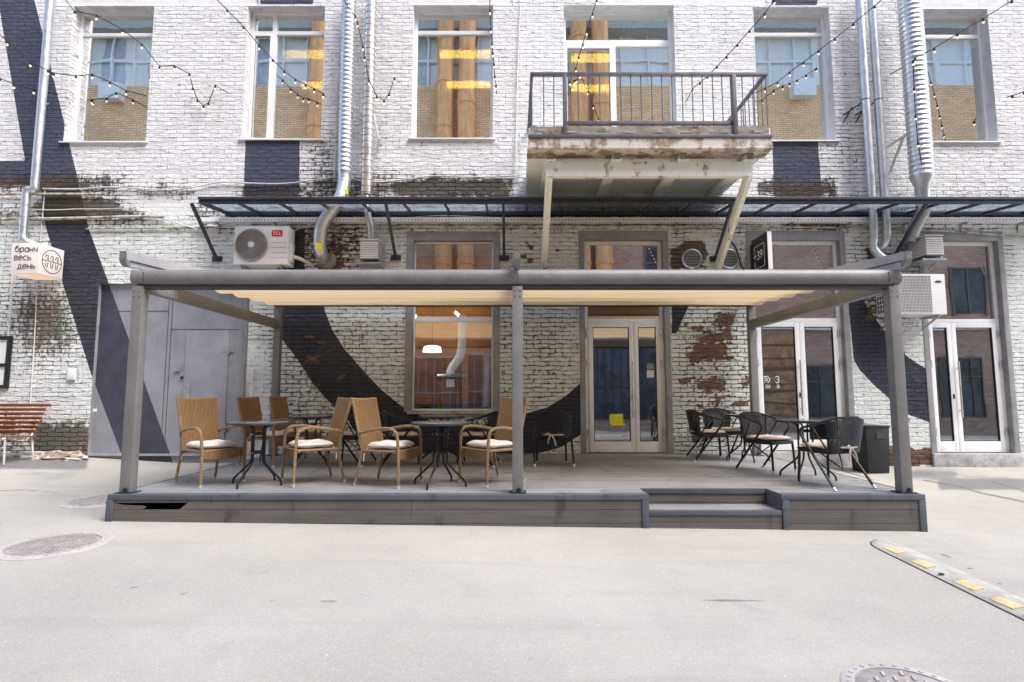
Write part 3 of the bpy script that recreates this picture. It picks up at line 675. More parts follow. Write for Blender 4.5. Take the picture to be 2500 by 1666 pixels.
MB().box(8.5,33, OY+.002,OY+.22, 4.75,4.95).box(-33,-12, OY+.002,OY+.22, 4.75,4.95).build('cornice', M['opp_white'], opp)
td = MB().box(12.9,14.9, OY+.002,OY+.08, .3,4.5).build('timber_door', simple('tan_timber', (.46,.27,.14), .6, var=.35, scale=3), opp)
m = MB()
for z_, h_ in ((.9,.06),(1.5,.12),(1.9,.04),(2.6,.20),(3.2,.05),(3.9,.10)): m.box(12.9,14.9, OY+.081,OY+.12, z_,z_+h_)
m.build('door_rails', simple('dark_timber', (.20,.12,.07), .7), td)
MB().box(17.1,17.9, OY+.002,OY+.12, .2,9.4).build('pilaster', simple('pale_pilaster', (.72,.66,.50), .8), opp)
for a_, b_, h_ in ((22.4,24.6,3.3),(15.3,16.9,2.9),(25.4,26.6,2.6)):
    dw = MB().box(a_,b_, OY+.002,OY+.06, .2,h_).build('dark_doorway', M['opp_dark'], opp)
    m = MB(); n_ = int((b_-a_)/.55)
    for k in range(n_+1): xx = a_+(b_-a_)*k/n_; m.box(xx-.025,xx+.025, OY+.061,OY+.12, .2,h_)
    m.box(a_,b_, OY+.121,OY+.14, h_*.68,h_*.68+.07).box(a_,b_, OY+.121,OY+.16, h_-.09,h_+.02).build('door_bars', M['opp_frame'], dw)
for a_, b_, h_ in ((-6.5,-2.6,3.4),(-2.3,.9,3.5),(1.2,8.4,4.2)):
    sf_ = MB().box(a_,b_, OY+.002,OY+.06, .1,h_).build('shopfront', M['navy_shutter'], opp)
    m = MB(); x = a_+.3
    while x < b_-.1: m.box(x,x+.03, OY+.061,OY+.08, .1,h_); x += .42
    m.box(a_,b_, OY+.081,OY+.13, h_*.42,h_*.42+.05).box(a_,b_, OY+.081,OY+.16, h_-.12,h_).box(a_+.8,a_+1.1, OY+.081,OY+.12, .1,h_); m.build('shutter_ribs', M['opp_grey'] if a_ < 1 else M['opp_dark'], sf_)
for xx in (-10.6,-3.62,-2.47,3.66,4.82):
    t_ = thing('ochre_stack', {-10.6:'ochre vertical flue mirrored in the two part window left of the ducts', -3.62:'left of two ochre flues mirrored in the window beside the balcony', -2.47:'right of two ochre flues mirrored in the window beside the balcony', 3.66:'left of two ochre flues mirrored in the balcony door glass', 4.82:'right of two ochre flues mirrored in the balcony door glass'}[xx], 'flue', (xx, OY+.6, 5.7), group='ochre flues mirrored in the windows')
    pts = []; rr = []; z = 5.7
    while z < 21.4:
        for dz, r_ in ((0,.45),(2.40,.45),(2.405,.50),(2.5,.50)): pts.append((xx,OY+.6,z+dz)); rr.append(r_)
        z += 2.51+(.44 if xx in (-2.47, 4.82) else 0)
    MB().tube(pts, rr, 20).build('flue', M['stack'], t_)
# ------------------------------------------------------------------ deck
DZ, DY0, DY1, DX0, DX1 = .35, 5.95, 9.985, -4.22, 4.31
NX0, NX1, NY = 1.42, 2.83, 6.31
deck = thing('terrace_deck', 'low grey plank terrace with slate edging and a cut-in step', 'deck', (0, DY0, 0))
m = MB(); y = DY0+.105
while y < DY1-.02:
    y2 = min(y+.14, DY1)
    if y < NY: 
        m.box(DX0,NX0, y,y2, DZ-.025,DZ-.002+random.uniform(-.0015,.0015))
        m.box(NX1,DX1, y,y2, DZ-.025,DZ-.002+random.uniform(-.0015,.0015))
        if y2 > NY: pass
    else:
        sp = random.uniform(-2.5,2.5); zz = DZ-.002+random.uniform(-.0015,.0015)
        m.box(DX0,sp-.002, y,y2, DZ-.025,zz).box(sp+.002,DX1, y,y2, DZ-.025,zz)
    y += .145
m.build('floor_boards', M['deck_top'], deck, bevel=.003)
MB().box(DX0+.03,DX1-.03, DY0+.42,DY1-.01, -.2,DZ-.03).build('joist_frame', M['black'], deck)
TH = .055
m = MB()
m.box(DX0-.01,NX0+.012, DY0-.012,DY0+.10, DZ-TH,DZ).box(NX1-.012,DX1+.01, DY0-.012,DY0+.10, DZ-TH,DZ)
m.box(NX0+.013,NX1-.013, NY-.012,NY+.03, DZ-TH,DZ+.001)
m.box(NX0-.002,NX0+.012, DY0+.101,NY, DZ-TH,DZ+.001).box(NX1-.012,NX1+.002, DY0+.101,NY, DZ-TH,DZ+.001)
m.box(DX0-.012,DX0+.012, DY0+.101,DY1, DZ-TH,DZ+.001).box(DX1-.012,DX1+.012, DY0+.101,DY1, DZ-TH,DZ+.001)
m.build('edge_trim', M['deck_trim'], deck, bevel=.004)
for xc in (DX0+.018, NX0-.025, NX1+.03, DX1-.025): MB().box(xc-.035,xc+.035, DY0-.014,DY0+.03, gz(xc,DY0)-.04,DZ-TH-.002).build('corner_post', M['deck_trim'], deck, bevel=.004)
def fascia(x0, x1, Y, zs, name='front_board'):
    for za, zb in zs:
        pts = []; n = max(2, int((x1-x0)/.3)); m = MB()
        lo = [max(za, gz(x0+(x1-x0)*i/n, Y)-.03) for i in range(n+1)]
        row0 = [(x0+(x1-x0)*i/n, Y, lo[i]) for i in range(n+1)]; row1 = [(x0+(x1-x0)*i/n, Y, zb) for i in range(n+1)]
        bk0 = [(p[0], Y+.022, p[2]) for p in row0]; bk1 = [(p[0], Y+.022, p[2]) for p in row1]
        m.sheet([row0, row1, bk1, bk0, row0]); m.build(name, M['deck_face'], deck, smooth=False, recalc=True)
zl = DZ-TH-.004
fa = [(zl-.095, zl), (zl-.235, zl-.099), (zl-.40, zl-.239)]
# left run: the top board is broken away near the left corner
xa, xb, xc = DX0+.055, -1.05, NX0-.062
hole0, hole1 = W(292,1240,DY0)[0], W(446,1240,DY0)[0]
hx0 = atz(290,1235,.25).x; hx0 = DX0+.16; hx1 = DX0+.78
m = MB(); z0_, z1_ = fa[0]
def slab_poly(poly): m.prism(poly, 'y', DY0, DY0+.022)
slab_poly([(xa,z0_),(xa,z1_),(hx1+.04,z1_),(hx1+.03,z1_-.025),(hx0-.1,z1_-.028),(hx0-.02,z0_+.045),(hx0+.2,z0_+.036),(hx0+.23,z0_+.02),(hx0+.2,z0_)])
slab_poly([(hx1+.041,z1_),(xb-.002,z1_),(xb-.002,z0_),(hx1-.03,z0_),(hx1-.01,z0_+.02),(hx1+.02,z0_+.045),(hx1+.045,z1_-.025)])
m.build('broken_board', M['deck_face'], deck, smooth=False)
fascia(xb+.002, xc, DY0, fa[:1]); fascia(xa, xb-.002, DY0, fa[1:]); fascia(xb+.002, xc, DY0, fa[1:])
fascia(NX1+.066, DX1-.062, DY0, fa)
fascia(NX0+.015, NX1-.015, NY, [(zl-.09, zl), (zl-.2, zl-.095)])
sz = .185
MB().box(NX0+.013,NX1-.013, DY0+.06,NY-.002, sz-.025,sz-.001).build('step_tread', M['deck_top'], deck, bevel=.003)
MB().box(NX0+.013,NX1-.013, DY0-.008,DY0+.058, sz-.05,sz).build('step_nosing', M['deck_trim'], deck, bevel=.004)
fascia(NX0+.013, NX1-.013, DY0+.004, [(sz-.115, sz-.054), (sz-.35, sz-.119)], 'step_riser')
for xx in (NX0-.02, NX1-.01): MB().box(xx,xx+.03, DY0+.03,NY-.003, -.1,DZ-TH-.002).build('step_cheek', M['deck_trim'], deck)
for xx in (DX0, DX1-.02):
    m = MB()
    for k_ in range(3): m.box(xx,xx+.02, DY0+.031,DY1, fa[k_][0] if k_ < 2 else -.1, fa[k_][1])
    m.build('side_board', M['deck_face'], deck)

# ------------------------------------------------------------------ pergola
pg = thing('pergola', 'taupe metal pergola with a pleated cream fabric roof', 'pergola', (0.04, 6., DZ))
PW = .115; YF = 6.0; YB = 9.6; ZB = 2.575
PX = (-4.096, .06, 4.183); BX = (-4.085, 4.185)
for x in PX:
    p = MB().box(x-PW/2,x+PW/2, YF,YF+PW, DZ+.012,ZB-.002).build('post', M['pergola'], pg, bevel=.006)
    MB().box(x-.09,x+.09, YF-.02,YF+PW+.03, DZ+.001,DZ+.011).build('foot_plate', M['dark_steel'], p)
    MB().lathe([(.026,-.004),(.026,.0)], (x+.01,YF-.002,DZ+.035), 14, 'y').build('drain_hole', M['black'], p)
for x in BX:
    p = MB().box(x-PW/2,x+PW/2, YB,YB+PW, DZ+.012,3.2).build('post', M['pergola'], pg, bevel=.006)
    MB().box(x-.09,x+.09, YB-.02,YB+PW+.03, DZ+.001,DZ+.011).build('foot_plate', M['dark_steel'], p)
prof = [(YF+.16,ZB+.02),(YF+.02,ZB+.02),(YF-.01,ZB+.045),(YF-.022,ZB+.085),(YF-.018,ZB+.13),(YF-.002,ZB+.165),(YF+.025,ZB+.185),(YF+.06,ZB+.192),(YF+.16,ZB+.192)]
bmn = MB().prism(prof, 'x', PX[0]-.075, PX[2]+.075).build('front_beam', M['pergola'], pg, ang=50)
MB().box(PX[0]-.0,PX[2]+.0, YF+.02,YF+.14, ZB-.022,ZB+.019).build('gutter_lip', M['pergola_dark'], bmn)
for x in (PX[0], PX[2]): MB().box(x-.05,x+.05, YF+PW+.002,YB-.002, 2.53,2.675).build('side_beam', M['pergola'], pg, bevel=.005)
MB().box(BX[0]+PW/2+.001,BX[1]-PW/2-.001, YB+.02,YB+.09, 3.06,3.17).build('rear_beam', M['pergola'], pg, bevel=.005)
for x in PX:
    m = MB()
    for dx in (-.03, .03):
        for z_ in (ZB-.05, ZB-.11): MB().lathe([(.009,-.005),(.009,0)], (x+dx,YF-.0005,z_), 8, 'y').build('bolt', M['steel'], pg)
for x in (PX[0]+.068, PX[1]-.002, PX[2]-.068): MB().box(x,x+.004, YF-.0235,YF-.012, ZB+.05,ZB+.15).build('seam', M['pergola_dark'], bmn)
def railz(y): return 2.775+.1*(y-5.88)
for x in (-4.18, .053, 4.262):
    y0, y1 = 5.86, 9.86; hh = .15; po = []
    for k in range(7):
        a = math.pi*(1+k/12); po.append((y0+.085+.085*math.cos(a), railz(y0)+.085+.085*math.sin(a)))
    po += [(y1, railz(y1)), (y1, railz(y1)+hh), (y0, railz(y0)+hh)]
    r_ = MB().prism(po, 'x', x-.032, x+.032).build('roof_rail', M['rail_side'], pg, ang=35)
    MB().prism([(a_-.004 if i < 7 else a_, b_-(.004 if i < 7 else -.002)) for i, (a_, b_) in enumerate(po[:7])]+[(y0+.085, railz(y0)+.06),(y0+.02,railz(y0)+.07),(y0+.01, railz(y0)+hh+.002),(y0-.004, railz(y0)+hh+.002)], 'x', x-.034, x+.034).build('end_cap', M['pergola'], r_)
    if x != .053:
        s_ = 1 if x < 0 else -1
        MB().tube([(x+s_*.04,5.93,railz(5.93)+.055),(x+s_*.04,6.9,railz(5.93)+.12)], .006, 6).build('tension_cord', M['dark_steel'], r_)
def fabric(xa, xb, first):
    pts = []; per = .47; y = 6.5; n0 = 0
    xsn = np.linspace(xa, xb, 15)
    ys = []; zs = []
    yend = 9.55; nper = int(round((yend-y)/per)); per = (yend-y)/nper
    for i in range(nper):
        bot = 2.765+.135*(i/(nper-1))
        for k in range(14):
            u = k/14; ys.append(y+per*(i+u)); tz = railz(ys[-1])+.0
            zs.append(tz-(tz-bot)*(math.sin(math.pi*u)**.30))
    ys.append(yend); zs.append(railz(yend))
    ys += [yend+.02, yend+.022]; zs += [3.05, 2.925]
    rows = []
    for i in range(len(ys)):
        rows.append([(float(x_), ys[i]+.006*math.sin(x_*3.1+i*.6), zs[i]+(.006*math.sin(x_*2.3+i*.25) if i < len(ys)-2 else 0)) for x_ in xsn])
    top = [[(p[0], p[1], p[2]+.004) for p in r] for r in rows]
    mb = MB().sheet(rows); return mb
fb = fabric(-4.135, 4.215, True).build('fabric_roof', M['fabric'], pg, ang=70, recalc=False)
m = MB(); m.box(-4.135,4.215, 9.553,9.585, 2.905,2.925); m.build('fabric_bar', M['pergola_dark'], pg)

# ------------------------------------------------------------------ furniture
def cushion_mb(w, d, z0, h, x_off=0, n=12):
    rows = []; m = MB()
    def pt(u, v, top):
        e = (1-abs(u)**6)*(1-abs(v)**6); x = x_off+u*d/2*(1-.03*abs(v)**3); y = v*w/2*(1-.03*abs(u)**3)
        mid = z0+h/2; return (x, y, mid+(h/2*(e**.5)+.006*math.sin(5*u+2)*math.cos(4*v) if e > 0 else 0)*(1 if top else -1))
    us = [math.sin(math.pi/2*(-1+2*i/n)) for i in range(n+1)]
    m.sheet([[pt(u, v, True) for v in us] for u in us]); m.sheet([[pt(u, v, False) for v in reversed(us)] for u in us]); return m
def brown_chair():
    o = thing('wicker_armchair', 'x', 'armchair', group='brown wicker armchairs on the terrace')
    # back: slightly curved woven slab
    def back(off):
        rows = []
        for i in range(9):
            v = i/8; z = .36+.62*v; x0 = -.20-.15*v
            rows.append([(x0+off-.03*(1-(y/.22)**2), y*(1+.08*v), z+(.012*((y/.22)**2)*v)) for y in np.linspace(-.215,.215,9)])
        return rows
    f, b = back(0), back(-.028); m = MB(); m.sheet(f); m.sheet([r[::-1] for r in b])
    for r1, r2 in ((f[0], b[0]), (f[-1], b[-1]), ([r[0] for r in f], [r[0] for r in b]), ([r[-1] for r in f], [r[-1] for r in b])): m.sheet([r1, r2])
    bk = m.build('backrest', M['wicker'], o)
    e = [Vector(r[0])-Vector((.014,0,0)) for r in f]+[Vector(p)-Vector((.014,0,0)) for p in f[-1]]+[Vector(r[-1])-Vector((.014,0,0)) for r in reversed(f)]
    MB().tube(e, .017, 8).build('back_rim', M['wicker_tube'], bk)
    sf = MB()
    rows = [[(x, y, z) for y in np.linspace(-.235,.235,9)] for x, z in ((.255,.29),(.272,.30),(.272,.405),(.255,.415),(-.2,.405),(-.2,.39),(.24,.39),(.24,.29),(.255,.29))]
    rows = [[(p[0], p[1], p[2]-(.0 if k not in (0,1,7,8) else -.02*abs(p[1]/.235)**2)) for p in r] for k, r in enumerate(rows)]
    sf.sheet(rows); sf.build('seat', M['wicker'], o)
    for s in (-1, 1):
        MB().tube([(.255,s*.245,.40),(-.21,s*.225,.40)], .016, 8).build('side_rail', M['wicker_tube'], o)
        lg = MB().tube([(.285,s*.255,.0+.02),(.275,s*.252,.40)], [.0155,.019], 8).build('leg', M['wicker_tube'], o)
        MB().lathe([(.0165,0),(.0175,.035)], (.2855,s*.2552,0), 8).build('foot_cap', M['cap'], lg)
        lg = MB().tube([(-.30,s*.235,.02),(-.215,s*.225,.40)], [.0145,.018], 8).build('leg', M['wicker_tube'], o)
        MB().lathe([(.0155,0),(.017,.035)], (-.303,s*.2354,0), 8).build('foot_cap', M['cap'], lg)
        arm = chaikin([(.275,s*.252,.40),(.272,s*.262,.52),(.255,s*.27,.63),(.15,s*.275,.665),(-.05,s*.27,.645),(-.255,s*.228,.60)], 3)
        MB().tube(arm, .0185, 8).build('armrest', M['wicker_tube'], o)
    cu = cushion_mb(.42, .42, .415, .08, .03).build('cushion', M['cushion'], o)
    m = MB()
    for s in (-1, 1):
        m.tube([(-.17,s*.2,.43),(-.2,s*.225,.36),(-.2,s*.23,.28)], .006, 5)
    m.build('ribbon', M['cushion'], cu)
    return o
def black_chair():
    o = thing('rattan_chair', 'x', 'chair', group='black rattan bistro chairs on the terrace')
    hoop = chaikin([(.14,.275,.58),(.13,.28,.655),(.0,.285,.68),(-.17,.265,.735),(-.285,.15,.785),(-.30,0,.79),(-.285,-.15,.785),(-.17,-.265,.735),(.0,-.285,.68),(.13,-.28,.655),(.14,-.275,.58)], 3)
    MB().tube(hoop, .0135, 8).build('arm_hoop', M['rattan'], o)
    for s in (-1, 1):
        lg = MB().tube([(-.30,s*.285,.02),(.14,s*.275,.585)], .0155, 8).build('leg', M['black_tube'], o)
        MB().tube([(-.317,s*.2855,0),(-.29,s*.2848,.035)], .0165, 8).build('foot_cap', M['cap'], lg)
        lg = MB().tube([(.245,s*.225,.02),(.22,s*.215,.42)], .0155, 8).build('leg', M['black_tube'], o)
        MB().lathe([(.0155,0),(.0155,.045)], (.246,s*.2252,0), 8).build('foot_cap', M['cap'], lg)
        MB().tube([(-.19,s*.23,.41),(-.05,s*.28,.66)], .010, 6).build('arm_brace', M['black_tube'], o)
    rows = []; r2 = []
    for i in range(9):
        v = i/8; row = []; rb = []
        for k in range(13):
            th = math.pi*(-.5+k/12)*.92; w_ = .215+.045*v; d_ = .09+.05*v
            x = -.17-.0*v-d_*math.cos(th)-.02*v; y = w_*math.sin(th); zt2 = .785-.05*abs(math.sin(th))**2
            z = .40+(zt2-.40)*v; row.append((x, y, z)); rb.append((x-.014*math.cos(th), y+.014*math.sin(th), z))
        rows.append(row); r2.append(rb[::-1])
    MB().sheet(rows).sheet(r2).sheet([rows[-1], r2[-1][::-1]]).sheet([rows[0], r2[0][::-1]]).build('backrest', M['rattan_open'], o)
    MB().box(-.2,.24, -.225,.225, .375,.425).build('seat', M['rattan'], o, bevel=.02)
    MB().tube([(.0,-.14,.375),(-.17,.0,.2),(.0,.14,.375)], .008, 6).build('underframe', M['black_tube'], o)
    cu = cushion_mb(.42, .42, .425, .055, .02).build('cushion', M['cushion_beige'], o)
    m = MB()
    m.tube(chaikin([(-.17,-.2,.45),(-.285,-.12,.46),(-.31,0,.452),(-.285,.12,.46),(-.17,.2,.45)], 2), .010, 6)
    m.tube(chaikin([(-.31,.02,.45),(-.325,.06,.49),(-.325,.10,.46),(-.312,.03,.45)], 2), .008, 5).tube(chaikin([(-.312,.01,.45),(-.33,-.03,.38),(-.325,-.045,.30)], 2), .011, 5).tube(chaikin([(-.312,.03,.45),(-.33,.06,.40),(-.325,.07,.33)], 2), .010, 5)
    m.build('ribbon', M['cushion_beige'], cu)
    return o
def table():
    o = thing('bistro_table', 'x', 'table', group='round bistro tables on the terrace')
    MB().lathe([(.0,.70),(.315,.70),(.335,.702),(.34,.712),(.338,.722),(.325,.724),(.0,.724)], n=48).build('tabletop', M['table_glass'], o)
    MB().lathe([(.326,.692),(.343,.694),(.347,.708),(.343,.7195),(.341,.7195),(.340,.70),(.326,.6985)], n=48).build('rim', M['dark_steel'], o)
    for k in range(4):
        a = math.pi/4+k*math.pi/2; c, s = math.cos(a), math.sin(a)
        pr = [(.20,.694),(.16,.685),(.085,.66),(.085,.52),(.085,.32),(.09,.26),(.15,.20),(.29,.085),(.32,.05),(.325,0)]
        MB().tube(chaikin([(r*c, r*s, z) for r, z in pr], 2), .0125, 8).build('leg', M['black_tube'], o)
    for z in (.585, .37):
        m = MB(); ri = []
        for k in range(4):
            a = math.pi/4+k*math.pi/2; b_ = a+math.pi/2; r = .085
            m.bar((r*math.cos(a), r*math.sin(a), z), (r*math.cos(b_), r*math.sin(b_), z), .006, .03)
        br_ = m.build('brace', M['black_tube'], o)
        m = MB()
        for k in range(4):
            a = math.pi/4+k*math.pi/2; m.lathe([(.006,-.006),(.008,0),(.004,.006)], (.102*math.cos(a), .102*math.sin(a), z), 8)
        m.build('rivets', M['steel'], br_)
    return o
def place(proto, specs):
    for i, (x, y, ang, label) in enumerate(specs):
        o = proto if i == 0 else copy_tree(proto)
        o.location = (x, y, DZ); o.rotation_euler = (0, 0, R(ang)); o['label'] = label
        for ch in o.children:
            if ch.name.startswith('cushion'): ch.rotation_euler = (0, 0, R(random.uniform(-6,6))); ch.location = (random.uniform(-.012,.012), random.uniform(-.012,.012), 0)
place(brown_chair(), [
 (-3.57, 6.69, -33, 'brown wicker armchair nearest the left front post, white cushion, turned to the right'),
 (-2.38, 6.76, 216, 'brown wicker armchair facing left, on the right side of the leftmost front table'),
 (-1.44, 6.62, -20, 'brown wicker armchair turned to the right, left of the second front table'),
 (-.24, 6.74, 222, 'brown wicker armchair partly hidden behind the middle post'),
 (-3.62, 8.35, -12, 'shaded wicker armchair at the back left, directly behind the leftmost front table'),
 (-3.45, 9.05, -8, 'rearmost shaded wicker armchair beside the left back post')])
place(black_chair(), [
 (3.67, 6.52, 108, 'black rattan chair with tied beige ribbon seen from behind, nearest the right post'),
 (3.50, 7.72, -62, 'black rattan chair facing forward between the two right tables'),
 (3.15, 9.0, -4, 'black rattan chair facing right, farthest left of the four right chairs'),
 (3.55, 9.42, -80, 'rearmost black rattan chair against the peeling wall by the right back post'),
 (.61, 8.45, 90, 'lone black rattan chair with ribbon facing the wall left of the glass door'),
 (-1.62, 8.35, 10, 'black rattan chair facing right under the left half of the kitchen window'),
 (-.52, 8.35, 172, 'black rattan chair facing left under the right half of the kitchen window'),
 (-2.42, 8.45, 170, 'black rattan chair facing left, right of the back left table')])
place(table(), [
 (-2.97, 6.60, 32, 'round bistro table between the two leftmost front wicker armchairs'),
 (-.83, 6.53, 27, 'round bistro table just left of the middle post'),
 (3.69, 7.08, 0, 'round bistro table in front at the right, beside the ribboned chair'),
 (3.73, 8.93, 38, 'round bistro table near the right back post'),
 (-2.98, 8.35, 20, 'dark bistro table in the shade at the back left'),
 (-1.06, 8.42, 45, 'shaded bistro table under the kitchen window between two black chairs')])

# ------------------------------------------------------------------ balcony
SY = 8.1
bx0, bx1 = at(1291,345,SY).x, at(1883,345,SY).x
zb_ = at(1580,365,SY).z; zt_ = at(1580,310,SY).z
bal = thing('balcony', 'stained concrete balcony with a grey iron railing above the glass canopy', 'balcony', ((bx0+bx1)/2, YW, zb_))
MB().box(bx0,bx1, SY+.02,YW-.005, zb_+.02,zt_-.005).build('slab', M['slab_under'], bal, bevel=.01)
zA = at(1580,330,SY).z; zC = at(1580,338,SY).z
m = MB(); nb = 64
rows = []
for j in range(5):
    v = j/4; rows.append([(bx0+.03+(bx1-bx0-.06)*i/nb, SY+.005-.02*random.random(), zA+.002+(zt_-zA+(.012*random.random() if j == 4 else 0))*v) for i in range(nb+1)])
rows.append([(p[0], SY+.1, p[2]) for p in rows[-1]])
m.sheet(rows); m.build('broken_edge', M['rubble'], bal, ang=20)
MB().box(bx0-.01,bx1+.01, SY-.03,SY+.03, zC,zA).build('edge_angle', M['rail_metal'], bal, bevel=.004)
MB().box(bx0,bx1, SY-.012,SY+.019, zb_+.05,zC-.002).build('front_face', M['slab'], bal)
MB().box(bx0-.02,bx1+.02, SY-.025,SY+.35, zb_,zb_+.045).build('drip_edge', M['slab'], bal, bevel=.012)
rt = at(1580,180,SY-.0).z; rx0, rx1 = at(1302,180,SY).x, at(1871,180,SY).x
rx0, rx1 = bx0+.05, bx1-.03
rail = MB().box(rx0-.025,rx1+.025, SY-.0,SY+.05, rt-.025,rt+.025).bar((rx0,SY+.05,rt),(rx0,YW-.01,rt), .045,.05).bar((rx1,SY+.05,rt),(rx1,YW-.01,rt), .045,.05)
p1, p2 = at(1379.5,250,SY).x, at(1792,250,SY).x
rz = at(1580,300,SY).z
rail.box(p1+.03,p2-.03, SY+.0,SY+.04, rz-.03,rz+.03)
rail = rail.build('railing', M['rail_metal'], bal, bevel=.003)
for x in (p1, p2): MB().box(x-.03,x+.03, SY-.035,SY+.06, zA-.0,rt-.027).build('railing_post', M['rail_metal'], rail, bevel=.004)
m = MB(); n = 23; xs_ = [rx0]+[at(px/3.0157+1220,250,SY).x for px in (325,400,580,660,740,815,895,970,1045,1125,1200,1275,1350,1425,1500,1575,1645,1795,1880)]+[rx1]
for x in xs_: m.tube([(x,SY+.025,zA),(x+.0,SY+.025,rt)], .0085, 6)
for i in range(1, 12):
    y = SY+.025+(YW-SY-.05)*i/12
    for x in (rx0, rx1): m.tube([(x,y,zt_-.05),(x,y,rt)], .0085, 6)
m.build('balusters', M['rail_metal'], rail)
JY0, JY1 = SY+.12, YW
fbY = 8.28; fz1, fz0 = at(1585,394.6,fbY).z, at(1585,429.4,fbY).z
fx0, fx1 = at(1333,412,fbY).x, at(1838,412,fbY).x
MB().box(fx0,fx1, fbY,fbY+.12, fz0,fz1).build('front_beam', M['beam_paint'], bal, bevel=.006)
for i in range(4):
    x = fx0+.06+(fx1-fx0-.12)*i/3
    j = MB().box(x-.05,x+.05, JY0,YW-.002, fz1+.002,zb_-.001).box(x-.085,x+.085, JY0,YW-.003, fz1+.003,fz1+.025).build('joist', M['beam_paint'], bal, bevel=.004)
    MB().box(x-.052,x+.052, JY0-.006,JY0+.002, fz1+.01,zb_-.005).build('rusty_end', M['rubble'], j)
for x in (fx0+.05, fx1-.05):
    z1 = 3.62; y1 = YW-.06; xb = x if x < 2 else 3.715
    MB().bar((x,fbY+.05,fz0+.02),(xb,y1,z1), .105,.11,(0,1,.6)).bar((x-.038,fbY-.01,fz0+.02),(xb-.038,y1-.06,z1), .012,.13,(0,1,.6)).build('brace', M['beam_paint'], bal, bevel=.005)

# ------------------------------------------------------------------ glass canopy
CYF = 9.07; cx0, cx1 = -5.26, 9.9
czf0, czf1 = at(1250,497,CYF).z, at(1250,482,CYF).z
czb = at(1250,520,YW-.05).z
can = thing('glass_canopy', 'long graphite steel canopy with glass panels over the ground floor windows', 'canopy', ((cx0+cx1)/2, YW, czb))
m = MB().box(cx0,cx1, CYF,CYF+.05, czf0,czf0+(czf1-czf0)*.52).box(cx0,cx1, CYF-.03,CYF+.03, czf0+(czf1-czf0)*.58,czf1).box(cx0,cx1, YW-.06,YW-.004, czb-.05,czb+.03)
m.bar((cx0+.025,CYF+.05,czf0+.03),(cx0+.025,YW-.06,czb-.01), .05,.06)
m.build('frame', M['dark_steel'], can, bevel=.003)
rxs = [cx0+.62+.7*i for i in range(21)]
for x in rxs: MB().bar((x,CYF+.055,czf0+.035),(x,YW-.062,czb-.012), .035,.045).build('rafter', M['dark_steel'], can)
for a, b in zip([cx0]+rxs, rxs+[cx1]): MB().hexa([(a+.02,CYF+.04,czf0+.066),(b-.02,CYF+.04,czf0+.066),(b-.02,YW-.07,czb+.022),(a+.02,YW-.07,czb+.022),(a+.02,CYF+.04,czf0+.076),(b-.02,CYF+.04,czf0+.076),(b-.02,YW-.07,czb+.032),(a+.02,YW-.07,czb+.032)]).build('glass_panel', M['canopy_glass'], can)
for tx, ty, bx, by in ((468,497,545,632),(942,497,969,629),(1229,497,1236,630),(1788,497,1732,632),(2262,497,2171,627)):
    a = at(tx,ty,CYF+.03); b = at(bx,by,YW-.04); b.x = a.x
    s_ = MB().bar(a, b, .045,.05).build('bracket', M['dark_steel'], can)
    MB().box(b.x-.09,b.x+.09, YW-.03,YW-.004, b.z-.05,b.z+.05).build('wall_plate', M['dark_steel'], s_, bevel=.003)

# ------------------------------------------------------------------ ducts
def P(px, py, Y): return at(px, py, Y)
def ribbed(pts, r, pitch, amp, n=20):
    pts = resample(pts, pitch/2); return pts, [r+(amp if i % 2 else 0) for i in range(len(pts))]
def duct(name, label, mat, base):
    return thing(name, label, 'duct', base)
# left galvanised pipe
d1 = duct('galvanised_pipe', 'slim galvanised pipe running down to the lit box sign at far left', 'x', P(94,441,9.75))
a = P(131,-40,9.75); b = P(94,441,9.75); a.x = b.x = P(98,300,9.75).x; b2 = P(95,452,9.75); b2.x = a.x
low = P(64,478,9.75); low2 = P(64,570,9.75); low2.x = low.x
MB().tube([a, b2], .068, 16).build('pipe', M['galv'], d1)
MB().tube(chaikin([b2, b2+Vector((0,0,-.10)), low+Vector((0,0,.12)), low, low2, low2+Vector((.02,0,-.14)), low2+Vector((.14,.1,-.18))], 3), .066, 14).build('elbow', M['galv'], d1)
m = MB()
for py in (82, 252, 438, 462, 500, 530, 555):
    c = P(100, py, 9.75); c.x = a.x if py < 450 else low.x; m.lathe([(.0705,-.008),(.0725,0),(.0705,.008)], c, 16)
for py in (82, 252):
    c = P(100, py, 9.75); m.bar((a.x-.12,9.78,c.z),(a.x+.1,9.78,c.z), .01,.02)
m.build('clamp', M['dull_zinc'], d1)
# big ribbed duct A
d2 = duct('ribbed_duct', 'wide ribbed silver duct with yellow stickers left of the steel one', 'x', P(844,440,9.7))
xA = P(846,250,9.7).x; tA = P(850,-40,9.7); bA = P(843,425,9.7); tA.x = bA.x = xA
pts, rr = ribbed([tA, bA], .117, .085, .011); MB().tube(pts, rr, 22).build('duct', M['galv'], d2, ang=14)
q = [Vector((xA,9.7,P(843,420,9.7).z)), Vector((xA,9.7,P(843,452,9.7).z)), P(833,482,9.6), P(814,508,9.6), P(783,552,9.65), P(780,600,9.72), P(786,622,9.84), P(792,632,9.97)]
pts = resample(chaikin(q, 3), .05); MB().tube(pts, [.125-.012*min(1, i/6)+.003*math.sin(i*2.1) for i in range(len(pts))], 20).build('elbow', M['galv'], d2)
cc = P(796,636,9.93); MB().tube([cc, cc+Vector((.03,.07,-.01))], [.15,.17], 14).build('collar', M['rubble'], d2)
for px, py, yy in ((842,468,9.55),(778,600,9.58)):
    c = P(px, py, yy); MB().box(c.x-.05,c.x+.05, c.y-.004,c.y+.02, c.z-.05,c.z+.05).build('sticker', M['sticker_yellow'], d2)
m = MB()
